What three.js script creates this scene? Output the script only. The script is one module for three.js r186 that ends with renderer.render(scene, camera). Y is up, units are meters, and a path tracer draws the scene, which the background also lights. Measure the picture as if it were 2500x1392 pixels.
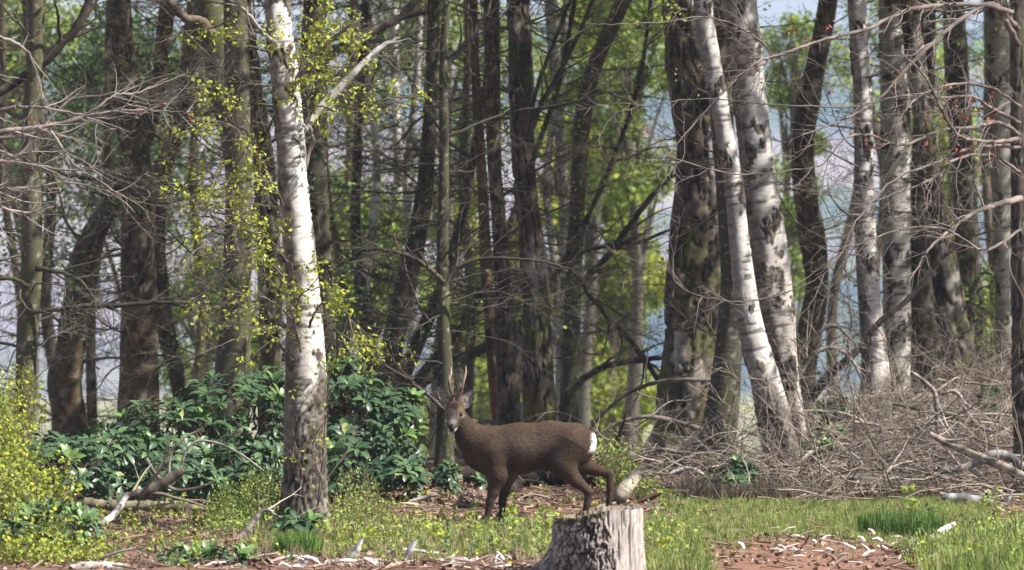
import * as THREE from 'three';
import { ImprovedNoise } from 'three/addons/math/ImprovedNoise.js';

// ---------------------------------------------------------------- camera, sky, sun, exposure
const scene = new THREE.Scene();
const EYE = 2.2, FPX = 12800, HROW = 561;            // eye height, focal length and horizon row in photo pixels
const camera = new THREE.PerspectiveCamera(6.225, 1024 / 570, 0.5, 4000);
camera.position.set(0, EYE, 40);
camera.rotation.x = -Math.atan((696 - HROW) / FPX);
camera.focus = 39.3; camera.userData.fStop = 3.9;
scene.add(camera);
const SUN = new THREE.Vector3(0.74, 0.80, 0.26).normalize();
const IN = new ImprovedNoise();
{ // a pale spring sky with broken white cloud, computed all the way round
  const W = 512, H = 256, px = new Float32Array(W * H * 4), f = (x, y, z) => { let s = 0, a = 0.5; for (let k = 0; k < 5; k++) { s += a * IN.noise(x + 11.5, y + 4.2, z + 7.7); x *= 2.1; y *= 2.1; z *= 2.1; a *= 0.5; } return s; };
  for (let j = 0; j < H; j++) for (let i = 0; i < W; i++) {
    const v = ((j + 0.5) / H - 0.5) * Math.PI, u = ((i + 0.5) / W - 0.5) * 2 * Math.PI, y = Math.sin(v), x = Math.cos(v) * Math.cos(u), z = Math.cos(v) * Math.sin(u);
    const up = Math.max(0, y), t = Math.pow(1 - up, 3), hz = [0.62, 0.72, 0.86], zen = [0.20, 0.33, 0.62];
    let c = [0, 1, 2].map(k => zen[k] + (hz[k] - zen[k]) * t);
    const k = 1 / (0.25 + up), cl = Math.min(1, Math.max(0, (f(x * k * 0.8, 2, z * k * 0.8) + 0.14) / 0.28)), m = cl * cl * (3 - 2 * cl) * 0.85;
    c = c.map((q, n) => q + ([0.86, 0.87, 0.90][n] - q) * m);
    const d = Math.max(0, x * SUN.x + y * SUN.y + z * SUN.z), g = Math.pow(d, 24) * 0.5; c = c.map((q, n) => q + [1, 0.95, 0.88][n] * g);
    if (y < 0) c = c.map((q, n) => q * (1 + y * 3 < 0.2 ? 0.2 : 1 + y * 3));
    px.set([...c, 1], (j * W + i) * 4);
  }
  const tex = new THREE.DataTexture(px, W, H, THREE.RGBAFormat, THREE.FloatType); tex.mapping = THREE.EquirectangularReflectionMapping; tex.colorSpace = THREE.LinearSRGBColorSpace; tex.magFilter = tex.minFilter = THREE.LinearFilter; tex.needsUpdate = true;
  scene.background = tex; scene.environment = tex; scene.backgroundIntensity = scene.environmentIntensity = 0.54;
}
const sun = new THREE.DirectionalLight(new THREE.Color(1, 0.95, 0.86), 5);
sun.name = 'sun'; sun.position.copy(SUN).multiplyScalar(60); sun.castShadow = true; sun.shadow.radius = 1;
sun.shadow.mapSize.set(4096, 4096);
Object.assign(sun.shadow.camera, { left: -14, right: 14, top: 14, bottom: -14, near: 1, far: 160 });
scene.add(sun); scene.add(sun.target);
scene.fog = new THREE.FogExp2(new THREE.Color(0.64, 0.76, 1.0), 0.0003);
const renderer = new THREE.WebGLRenderer({ antialias: true });
renderer.toneMapping = THREE.LinearToneMapping;
renderer.toneMappingExposure = 2.0;
renderer.shadowMap.enabled = true;

// ---------------------------------------------------------------- helpers
const V = (x, y, z) => new THREE.Vector3(x, y, z);
const ns = (x, y, z) => IN.noise(x + 77.3, y + 31.7, z + 53.9);
const fbm = (x, y, z, o = 3) => { let s = 0, a = 0.5; for (let i = 0; i < o; i++) { s += a * ns(x, y, z); x *= 2.03; y *= 2.03; z *= 2.03; a *= 0.5; } return s; };
const clamp = (x, a = 0, b = 1) => Math.min(b, Math.max(a, x));
const sst = (a, b, x) => { const t = clamp((x - a) / (b - a)); return t * t * (3 - 2 * t); };
const lerp = (a, b, t) => a + (b - a) * t;
const mixc = (a, b, t) => [a[0] + (b[0] - a[0]) * t, a[1] + (b[1] - a[1]) * t, a[2] + (b[2] - a[2]) * t];
const mulc = (a, k) => [a[0] * k, a[1] * k, a[2] * k];
function RNG(seed) { let a = seed >>> 0; const f = () => { a = (a + 0x6D2B79F5) | 0; let t = Math.imul(a ^ (a >>> 15), 1 | a); t = (t + Math.imul(t ^ (t >>> 7), 61 | t)) ^ t; return ((t ^ (t >>> 14)) >>> 0) / 4294967296; }; f.r = (lo, hi) => lo + (hi - lo) * f(); f.i = n => Math.floor(f() * n); return f; }
const at = (px, py, d) => V((px - 1250) * d / FPX, EYE + (HROW - py) * d / FPX, 40 - d);
const colOf = p => 1250 + p.x * FPX / (40 - p.z), rowOf = p => HROW - (p.y - EYE) * FPX / (40 - p.z);
const inFrame = (p, mx = 220, my = 160) => { const c = colOf(p), r = rowOf(p); return c > -mx && c < 2500 + mx && r > -my && r < 1392 + my; };
const taken = {};
const numbered = n => { const k = taken[n] = (taken[n] ?? -1) + 1; return k ? n + '_' + String(k).padStart(3, '0') : n; };
function thing(name, label, category, pos, group, kind) {
  const o = new THREE.Group(); o.name = numbered(name); if (pos) o.position.copy(pos); o.userData = {};
  if (label) o.userData.label = label; if (category) o.userData.category = category;
  if (group) o.userData.group = group; if (kind) o.userData.kind = kind;
  scene.add(o); return o;
}
function add(parent, name, geo, mat, kind, label) {
  const m = new THREE.Mesh(geo, mat); m.name = name; m.castShadow = m.receiveShadow = true;
  if (parent !== scene && parent.userData.org) m.position.copy(parent.userData.org).negate();
  if (kind) m.userData.kind = kind; if (label) m.userData.label = label; parent.add(m); return m;
}
const matv = (rough = 0.9, o = {}) => new THREE.MeshStandardMaterial({ vertexColors: true, roughness: rough, ...o });
const M = { bark: matv(0.92), twig: matv(0.85), wood: matv(0.8), soil: matv(0.97) };
const leafMat = (c, t = 0.45, r = 0.75) => new THREE.MeshPhysicalMaterial({ color: new THREE.Color().setRGB(...c), roughness: r, transmission: t, thickness: 0, side: THREE.DoubleSide });
M.leaf = leafMat([1, 1, 1], 0.35, 0.8);
M.grass = leafMat([1, 1, 1], 0.3, 0.8);
M.litter = new THREE.MeshStandardMaterial({ color: 0xffffff, roughness: 0.9, side: THREE.DoubleSide });

class MB {                                             // gathers tubes into one indexed mesh with vertex colours
  constructor() { this.p = []; this.n = []; this.c = []; this.i = []; }
  tube(pts, rad, sides, col, wob = 0, flat = 1) {
    const n = pts.length, base = this.p.length / 3, t = V(), u = V(1, 0, 0), v = V();
    let prev = null;
    for (let k = 0; k < n; k++) {
      t.subVectors(pts[Math.min(n - 1, k + 1)], pts[Math.max(0, k - 1)]).normalize();
      if (!prev) { u.set(1, 0, 0); if (Math.abs(t.x) > 0.8) u.set(0, 1, 0); } else u.copy(prev);
      u.addScaledVector(t, -u.dot(t)).normalize(); v.crossVectors(t, u); prev = u.clone();
      const c = typeof col === 'function' ? col(k / (n - 1), pts[k]) : col;
      for (let s = 0; s < sides; s++) {
        const a = s / sides * Math.PI * 2, ca = Math.cos(a), sa = Math.sin(a) * flat;
        const r = rad[k] * (wob ? 1 + wob * ns(pts[k].x * 9 + ca * 2, pts[k].y * 9 + sa * 2, pts[k].z * 9 + k * 0.3) : 1);
        const nx = u.x * ca + v.x * sa, ny = u.y * ca + v.y * sa, nz = u.z * ca + v.z * sa;
        this.p.push(pts[k].x + nx * r, pts[k].y + ny * r, pts[k].z + nz * r); this.n.push(nx, ny, nz);
        const j = sides > 4 ? 1 + 0.25 * ns(pts[k].x * 14 + ca, pts[k].y * 14 + sa, k) : 1;
        this.c.push(c[0] * j, c[1] * j, c[2] * j);
      }
      if (k) for (let s = 0; s < sides; s++) {
        const a0 = base + (k - 1) * sides + s, a1 = base + (k - 1) * sides + (s + 1) % sides, b0 = a0 + sides, b1 = a1 + sides;
        this.i.push(a0, a1, b0, a1, b1, b0);
      }
    }
    if (sides > 3) for (const e of [0, n - 1]) {       // close both ends
      const q = this.p.length / 3, c = typeof col === 'function' ? col(e ? 1 : 0, pts[e]) : col;
      t.subVectors(pts[e], pts[e ? e - 1 : 1]).normalize();
      this.p.push(pts[e].x, pts[e].y, pts[e].z); this.n.push(t.x, t.y, t.z); this.c.push(c[0] * 1.1, c[1] * 1.1, c[2] * 1.1);
      for (let s = 0; s < sides; s++) { const x = base + e * sides + s, y = base + e * sides + (s + 1) % sides; e ? this.i.push(x, y, q) : this.i.push(y, x, q); }
    }
  }
  get tris() { return this.i.length / 3; }
  geo() {
    const g = new THREE.BufferGeometry();
    g.setAttribute('position', new THREE.Float32BufferAttribute(this.p, 3));
    g.setAttribute('normal', new THREE.Float32BufferAttribute(this.n, 3));
    g.setAttribute('color', new THREE.Float32BufferAttribute(this.c, 3));
    g.setIndex(this.i); return g;
  }
}
let TRIS = 0;
function put(parent, name, mb, mat, kind, label) { if (!mb.i.length) return null; TRIS += mb.tris; return add(parent, name, mb.geo(), mat, kind, label); }
function curve(pts, n) { return new THREE.CatmullRomCurve3(pts, false, 'centripetal').getPoints(n); }
function perp(d, rng) { const p = V(rng() - 0.5, rng() - 0.5, rng() - 0.5); return p.addScaledVector(d, -p.dot(d)).normalize(); }

// a branch with its own side twigs; o.tip(point, direction, level) may collect places for leaves
function grow(B, rng, p, dir, len, r, lv, o) {
  const n = Math.max(3, Math.min(14, Math.round(len / (o.seg ?? 0.16)))), pts = [p.clone()], rad = [r], d = dir.clone();
  const q = p.clone(), wig = o.wig ?? 0.35, trop = (o.trop ?? [0.1, 0.2, 0.2])[lv] ?? 0, dirs = [d.clone()];
  for (let k = 1; k <= n; k++) {
    d.x += (rng() - 0.5) * wig; d.y += (rng() - 0.5) * wig + trop / n; d.z += (rng() - 0.5) * wig; d.normalize();
    q.addScaledVector(d, len / n); pts.push(q.clone()); dirs.push(d.clone()); rad.push(r * (1 - 0.78 * k / n));
  }
  const T = lv ? B : (o.main ?? B);
  T.tube(pts, rad, lv === 0 ? 6 : lv === 1 ? 4 : 3, mulc(o.col, 0.8 + 0.45 * rng()), lv === 0 ? 0.25 : 0);
  if (o.tip) o.tip(pts, dirs, lv, rng);
  if (lv >= (o.max ?? 2)) return;
  const m = Math.round(len * (o.dens ?? [6, 9])[lv] * (0.7 + 0.6 * rng()));
  for (let k = 0; k < m; k++) {
    const t = 0.12 + 0.88 * Math.sqrt(rng()), f = t * n, i0 = Math.min(n - 1, Math.floor(f));
    const s = pts[i0].clone().lerp(pts[i0 + 1], f - i0);
    if (o.cull !== false && !inFrame(s)) continue;
    const a = o.ang ? rng.r(o.ang[0], o.ang[1]) : rng.r(0.5, 1.15), e = dirs[i0].clone().multiplyScalar(Math.cos(a)).addScaledVector(perp(dirs[i0], rng), Math.sin(a)).normalize();
    const L = len * (o.ratio ?? [0.5, 0.42])[lv] * (0.45 + 0.75 * rng()) * (1.15 - 0.6 * t);
    grow(B, rng, s, e, L, Math.max(o.rmin ?? 0.0016, r * (1 - 0.78 * t) * 0.55), lv + 1, o);
  }
}
// many copies of one leaf shape
const DUM = new THREE.Object3D(), CC = new THREE.Color();
function scatter(parent, name, geo, mat, items, label, category) {
  if (!items.length) return null;
  const m = new THREE.InstancedMesh(geo, mat, items.length); m.name = name; m.castShadow = m.receiveShadow = true;
  items.forEach((it, k) => {
    DUM.position.copy(it.p); DUM.quaternion.copy(it.q); it.s.isVector3 ? DUM.scale.copy(it.s) : DUM.scale.setScalar(it.s); DUM.updateMatrix(); m.setMatrixAt(k, DUM.matrix);
    m.setColorAt(k, CC.setRGB(it.c[0], it.c[1], it.c[2]));
  });
  m.userData = { kind: 'stuff' }; if (label) m.userData.label = label;
  if (parent.userData.org) m.position.copy(parent.userData.org).negate();
  parent.add(m); return m;
}
const UPV = V(0, 1, 0), QA = new THREE.Quaternion();
function turned(dir, spin) { const q = new THREE.Quaternion().setFromUnitVectors(UPV, dir); return q.multiply(QA.setFromAxisAngle(UPV, spin)); }
// leaf along +y, unit length: rows of [y, half width, lift of midrib, lift of edge]
function leafGeo(rows, curl = 0) {
  const p = [], idx = [];
  rows.forEach(([y, w, zm = 0, ze = 0], k) => {
    const yy = y * Math.cos(curl * y), zz = -y * Math.sin(curl * y) * 0.6;
    p.push(-w, yy, zz + ze, 0, yy, zz + zm, w, yy, zz + ze);
    if (k) { const a = (k - 1) * 3, b = k * 3; idx.push(a, a + 1, b, a + 1, b + 1, b, a + 1, a + 2, b + 1, a + 2, b + 2, b + 1); }
  });
  const g = new THREE.BufferGeometry(); g.setAttribute('position', new THREE.Float32BufferAttribute(p, 3)); g.setIndex(idx); g.computeVertexNormals(); return g;
}
const G = {
  small: leafGeo([[0, 0.02], [0.35, 0.33, 0, 0.1], [0.7, 0.26, -0.03, 0.08], [1, 0.02, -0.12, -0.1]], 0.4),
  rhodo: leafGeo([[0, 0.012], [0.14, 0.02], [0.32, 0.12, 0, 0.03], [0.6, 0.165, 0, 0.045], [0.84, 0.11, -0.01, 0.02], [1, 0.008, -0.03, -0.03]], 0.55),
  dead: leafGeo([[0, 0.03], [0.3, 0.3, 0, 0.18], [0.65, 0.28, 0.02, 0.2], [1, 0.03, 0.1, 0.15]], -0.5),
};
G.spray = (() => { const rng = RNG(3), p = [], idx = []; for (let k = 0; k < 26; k++) { const g = G.small.attributes.position, i0 = p.length / 3, d = new THREE.Object3D(); d.position.set(rng.r(-.5, .5), rng.r(-.25, .25), rng.r(-.5, .5)); d.quaternion.copy(turned(V(rng.r(-1, 1), rng.r(-.6, .6), rng.r(-1, 1)).normalize(), rng() * 6)); d.scale.setScalar(rng.r(0.14, 0.24)); d.updateMatrix(); const q = V(); for (let v = 0; v < g.count; v++) { q.fromBufferAttribute(g, v).applyMatrix4(d.matrix); p.push(q.x, q.y, q.z); } for (const i of G.small.index.array) idx.push(i + i0); } const g = new THREE.BufferGeometry(); g.setAttribute('position', new THREE.Float32BufferAttribute(p, 3)); g.setIndex(idx); g.computeVertexNormals(); return g; })();
function bladeTuft(seed, n, spread, lean) {            // a tuft of grass, about 1 high
  const rng = RNG(seed), p = [], idx = [];
  for (let k = 0; k < n; k++) {
    const a = rng() * 6.283, r = spread * Math.sqrt(rng()), h = rng.r(0.45, 1), w = rng.r(0.018, 0.034), b = a + rng.r(-0.8, 0.8), L = lean * rng.r(0.2, 1), q = p.length / 3, f = rng() * 6.283;
    const x0 = Math.cos(a) * r, z0 = Math.sin(a) * r, wx = Math.cos(f) * w, wz = Math.sin(f) * w;
    for (const [t, ww] of [[0, 1], [0.4, 0.9], [0.75, 0.6]]) { const x = x0 + Math.cos(b) * L * t * t, z = z0 + Math.sin(b) * L * t * t, y = h * t; p.push(x - wx * ww, y, z - wz * ww, x + wx * ww, y, z + wz * ww); }
    p.push(x0 + Math.cos(b) * L, h * (1 - 0.25 * L), z0 + Math.sin(b) * L);
    idx.push(q, q + 1, q + 2, q + 1, q + 3, q + 2, q + 2, q + 3, q + 4, q + 3, q + 5, q + 4, q + 4, q + 5, q + 6);
  }
  const g = new THREE.BufferGeometry(); g.setAttribute('position', new THREE.Float32BufferAttribute(p, 3)); g.setIndex(idx); g.computeVertexNormals(); return g;
}

// ---------------------------------------------------------------- ground
function groundY(x, z) {
  const d = 40 - z, s = Math.max(0, d - 49.5), u = 0.13 * (Math.sqrt(s * s + 4) - 2);
  const col = 1250 + x * FPX / Math.max(d, 5);
  let y = -10.5 * (1 - Math.exp(-u / 10.5));
  const near = 1 - sst(60, 90, d);
  y += near * (0.05 * fbm(x * 0.5, 0, z * 0.5, 2) + 0.035 * ns(x * 1.7, 3, z * 1.7) + 0.014 * ns(x * 6, 5, z * 6));
  y += 0.28 * sst(1900, 2300, col) * sst(43.5, 48, d) * (1 - sst(52, 60, d));     // under the brushwood
  if (d > 60) y += sst(60, 140, d) * 1.2 * fbm(x * 0.02, 9, z * 0.02, 3);
  return y;
}
const onGround = (px, d, dy = 0) => { const x = (px - 1250) * d / FPX, z = 40 - d; return V(x, groundY(x, z) + dy, z); };
// where what grows: 0..1 by photo column and depth
function zones(x, z) {
  const d = 40 - z, c = 1250 + x * FPX / d, n = fbm(x * 0.9, 1, z * 0.9, 3), n2 = fbm(x * 2.7, 4, z * 2.7, 2);
  const lawn = sst(1560, 1680, c) * (1 - sst(2380, 2480, c + n * 120)) * sst(36.2, 37.2, d + n * 2.4) * (1 - sst(42.2, 43.4, d + n)) ;
  const front = sst(560, 800, c + n * 200) * (1 - sst(1330, 1420, c)) * sst(34.6, 35.6, d + n * 1.5) * (1 - sst(38.8, 40.2, d + n * 1.5 + 0.8 * sst(900, 1200, c)));
  const corner = sst(2180, 2330, c + n * 160) * (1 - sst(38.4, 39.6, d + n)) ;
  const beside = sst(1560, 1600, c) * (1 - sst(1680, 1760, c + n * 90)) * (1 - sst(38, 40, d));
  const soil = sst(1640, 1720, c + n * 120) * (1 - sst(2050, 2260, c + n * 160)) * (1 - sst(36.0, 36.9, d + n * 1.2));
  const meadow = sst(52, 60, d);
  return { lawn, front, corner, beside, soil, meadow, n, n2, d, c };
}
{
  const xs = [], zs = [];
  for (let x = -5.6; x <= 5.6001; x += 0.045) xs.push(x);
  for (let k = 1; k <= 34; k++) { const e = 5.6 + 0.06 * k * k + 0.1 * k + (k > 24 ? (k - 24) ** 2.6 : 0); xs.push(e); xs.unshift(-e); }
  for (let d = 31; d <= 52; d += 0.05) zs.push(40 - d);
  for (let d = 52.2, st = 0.2; d < 460; d += st, st *= 1.045) zs.push(40 - d);
  for (let k = 1; k < 16; k++) zs.unshift(9 + 0.1 * k + 0.14 * k * k);
  const p = [], c = [], idx = [], W = xs.length;
  for (const z of zs) for (const x of xs) {
    const q = zones(x, z), y = groundY(x, z);
    const fine = ns(x * 14, 2, z * 14), fine2 = ns(x * 33, 6, z * 33);
    let col = mixc([0.075, 0.045, 0.030], [0.17, 0.085, 0.055], clamp(0.5 + 0.9 * q.n + 0.5 * fine));
    col = mixc(col, [0.25, 0.19, 0.15], clamp(fine2 * 1.6 - 0.35) * 0.7);
    col = mixc(col, mulc([0.20, 0.095, 0.06], 1 + 0.5 * fine + 0.5 * fine2), q.soil * 0.85);
    const g = clamp(Math.max(q.lawn, q.front * 0.75, q.corner * 0.8, q.beside));
    col = mixc(col, mixc([0.09, 0.10, 0.03], [0.17, 0.13, 0.08], clamp(0.5 + fine + fine2)), g * 0.75);
    col = mixc(col, mixc([0.24, 0.22, 0.19], [0.24, 0.26, 0.10], clamp(0.5 + q.n * 1.5)), q.meadow);
    p.push(x, y, z); c.push(...col);
  }
  for (let j = 1; j < zs.length; j++) for (let i = 1; i < W; i++) { const a = (j - 1) * W + i - 1, b = a + 1, e = a + W, f = e + 1; idx.push(a, b, e, b, f, e); }
  const g = new THREE.BufferGeometry(); g.setAttribute('position', new THREE.Float32BufferAttribute(p, 3)); g.setAttribute('color', new THREE.Float32BufferAttribute(c, 3)); g.setIndex(idx); g.computeVertexNormals();
  TRIS += idx.length / 3;
  add(scene, 'ground', g, M.soil, 'structure', 'reddish brown woodland floor with moss and bare earth falling away behind the trees');
}
{ // the hillside across the valley
  const p = [], c = [], idx = []; const NX = 150, NZ = 170;
  for (let j = 0; j <= NZ; j++) for (let i = 0; i <= NX; i++) {
    const z = -330 - 620 * j / NZ, x = (i / NX - 0.5) * 700, t = j / NZ;
    const big = fbm(x * 0.006, 2, z * 0.006, 3), wood = sst(-0.12, 0.1, big + 0.10 * Math.sin(t * 9) + (x > 0 ? 0.1 : -0.05));
    let y = -11 + 50 * Math.pow(t, 1.15) + 7 * big + sst(0.02, 0.1, t) * wood * (2.2 * Math.abs(ns(x * 0.16, 1, z * 0.16)) + 2.2 * Math.abs(ns(x * 0.31, 4, z * 0.31))) - (j === 0 ? 6 : 0);
    const n2 = ns(x * 0.03, 7, z * 0.03), n3 = ns(x * 0.11, 8, z * 0.11);
    const heath = mixc([0.22, 0.205, 0.26], [0.27, 0.25, 0.26], clamp(0.5 + n2)), trees = mixc([0.055, 0.10, 0.145], [0.12, 0.16, 0.13], clamp(0.4 + n3 * 0.9 + n2 * 0.6));  // heath and wood tones with some blue distance haze painted in
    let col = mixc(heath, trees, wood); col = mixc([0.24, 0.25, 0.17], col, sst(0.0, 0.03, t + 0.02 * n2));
    p.push(x, y, z); c.push(...col);
  }
  for (let j = 1; j <= NZ; j++) for (let i = 1; i <= NX; i++) { const W = NX + 1, a = (j - 1) * W + i - 1, b = a + 1, e = a + W, f = e + 1; idx.push(a, b, e, b, f, e); }
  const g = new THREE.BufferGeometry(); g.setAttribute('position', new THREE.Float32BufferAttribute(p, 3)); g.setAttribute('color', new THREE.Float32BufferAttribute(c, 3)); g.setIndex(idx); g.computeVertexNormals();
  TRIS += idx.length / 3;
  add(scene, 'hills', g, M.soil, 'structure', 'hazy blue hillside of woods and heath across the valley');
}
// ---------------------------------------------------------------- bark: (x, y, z on the trunk; h above ground; a angle; o options) -> [lift in metres, colour]
const ridge = v => 1 - Math.abs(v) * 2;
const BARK = {
  birch(x, y, z, h, a, o) {
    const n1 = fbm(x * 5, y * 1.6, z * 5, 3), lo = fbm(x * 2.5, y * 0.9, z * 2.5, 2), big = fbm(x * 5 + 9, y * 3.4, z * 5, 4) + 0.10 * ns(x * 30, y * 18, z * 30) + 0.05 * ns(x * 70, y * 45, z * 70);
    const rough = clamp(sst(o.rough + 0.55, o.rough - 0.75, h + n1 * 3.2) + sst(0.165, 0.195, big + (o.patch ?? 0)));
    let w = mulc([0.74, 0.70, 0.66], (o.white ?? 1) * (0.9 + 0.16 * ns(x * 6, y * 22, z * 6)));
    w = mixc(w, [0.40, 0.31, 0.26], clamp((o.pink ?? 0.3) + 1.8 * lo + 0.8 * ns(x * 3, y * 11, z * 3) - 0.3) * 0.7);
    w = mixc(w, mulc([0.17, 0.13, 0.105], 1 + ns(x * 14, y * 20, z * 14)), sst(0.05, -0.45, Math.cos(a - 0.12) + 0.9 * big + 0.3 * ns(x * 8, y * 14, z * 8)) * (o.sideShade ?? 0.6));  // brown shade painted into the bark on the side away from the sun
    const len = sst(0.33, 0.43, ns(x * 6, y * 32, z * 6) + 0.3 * ns(x * 2, y * 2.6, z * 2)) * 0.8 + 0.35 * sst(0.3, 0.5, ns(x * 12, y * 90, z * 12));
    w = mixc(w, [0.06, 0.05, 0.045], clamp(len) * 0.9);
    const k = ns(x * 24, y * 7, z * 24) + 0.5 * ns(x * 55, y * 20, z * 55), pl = sst(0.0, 0.3, Math.abs(k));
    let r = mixc([0.013, 0.010, 0.008], mixc([0.080, 0.060, 0.046], [0.165, 0.132, 0.108], clamp(0.5 + ns(x * 18, y * 30, z * 18) * 1.4)), pl);
    if (o.moss) r = mixc(r, [0.075, 0.08, 0.025], clamp((o.moss + lo) * sst(2.2, 0, h)));
    return [rough * (0.015 * pl - 0.006) + (1 - rough) * (0.0015 * ns(x * 12, y * 40, z * 12) - 0.004 * len), mixc(w, r, rough)];
  },
  smooth(x, y, z, h, a, o) {
    const l = ns(x * 8, y * 60, z * 8), n = fbm(x * 5, y * 3, z * 5, 3), f = ns(x * 40, y * 40, z * 40);
    let c = mulc(mixc(mulc(o.c ?? [0.10, 0.085, 0.068], 0.75), [0.050, 0.040, 0.026], clamp(0.5 + n * 1.6)), 0.9 + 0.25 * l + 0.2 * f);
    c = mixc(c, [0.085, 0.09, 0.028], clamp((o.moss ?? 0.2) + n * 1.1 + 0.3 * Math.sin(a + 1)) * 0.75);
    c = mixc(c, [0.26, 0.25, 0.22], sst(0.34, 0.45, ns(x * 22, y * 26, z * 22)) * 0.6);
    return [0.0022 * l + 0.004 * n + 0.002 * f, c];
  },
  rough(x, y, z, h, a, o) {
    const k = ns(x * 17, y * 3.6, z * 17) + 0.4 * ns(x * 38, y * 12, z * 38), pl = sst(0.0, 0.2, Math.abs(k)), n = fbm(x * 3, y * 1.2, z * 3, 3);
    let c = mixc([0.012, 0.009, 0.007], mixc([0.050, 0.035, 0.023], mulc(o.c ?? [0.125, 0.092, 0.064], 0.72), clamp(0.5 + ns(x * 20, y * 20, z * 20) * 1.2)), pl);
    c = mixc(c, [0.17, 0.065, 0.028], clamp((o.red ?? 0) * (0.4 + 2.4 * n)) * 0.8);
    c = mixc(c, [0.07, 0.075, 0.022], clamp((o.moss ?? 0.1) + n * 1.1) * 0.8 * pl);
    c = mixc(c, [0.24, 0.22, 0.18], sst(0.2, 0.34, ns(x * 9, y * 9, z * 9) + (o.lichen ?? -0.1)) * 0.6 * pl);
    return [0.012 * pl + 0.012 * n - 0.011, c];
  },
  old(x, y, z, h, a, o) {                             // a veteran birch, bark breaking into plates
    const n = fbm(x * 3.2, y * 0.9, z * 3.2, 4), k = ns(x * 11, y * 2.6, z * 11) + 0.5 * ns(x * 27, y * 9, z * 27), pl = sst(0.02, 0.26, Math.abs(k));
    let c = mixc([0.016, 0.012, 0.010], mixc([0.055, 0.038, 0.026], [0.11, 0.083, 0.062], clamp(0.5 + 1.3 * ns(x * 16, y * 14, z * 16))), pl);
    c = mixc(c, mulc([0.46, 0.42, 0.38], 0.8 + 0.3 * ns(x * 8, y * 30, z * 8)), sst(0.10, 0.2, n + 0.35 * ns(x * 7 + 5, y * 2.2, z * 7) + 0.12 * ns(x * 24, y * 12, z * 24)) * 0.75 * (0.35 + 0.65 * pl));
    c = mixc(c, [0.085, 0.09, 0.02], clamp(sst(2.4, 0.6, h) * 0.5 + 1.5 * ns(x * 4 + 20, y * 3, z * 4) - 0.12) * 0.8);
    c = mixc(c, [0.14, 0.06, 0.03], clamp(1.2 * ns(x * 2.5, y * 1.1 + 9, z * 2.5) - 0.15) * 0.7);
    return [0.026 * pl + 0.05 * n - 0.024, c];
  },
};
const RES = { 3: [0.010, 50], 2: [0.017, 30], 1: [0.03, 18], 0: [0.07, 10] };

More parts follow.
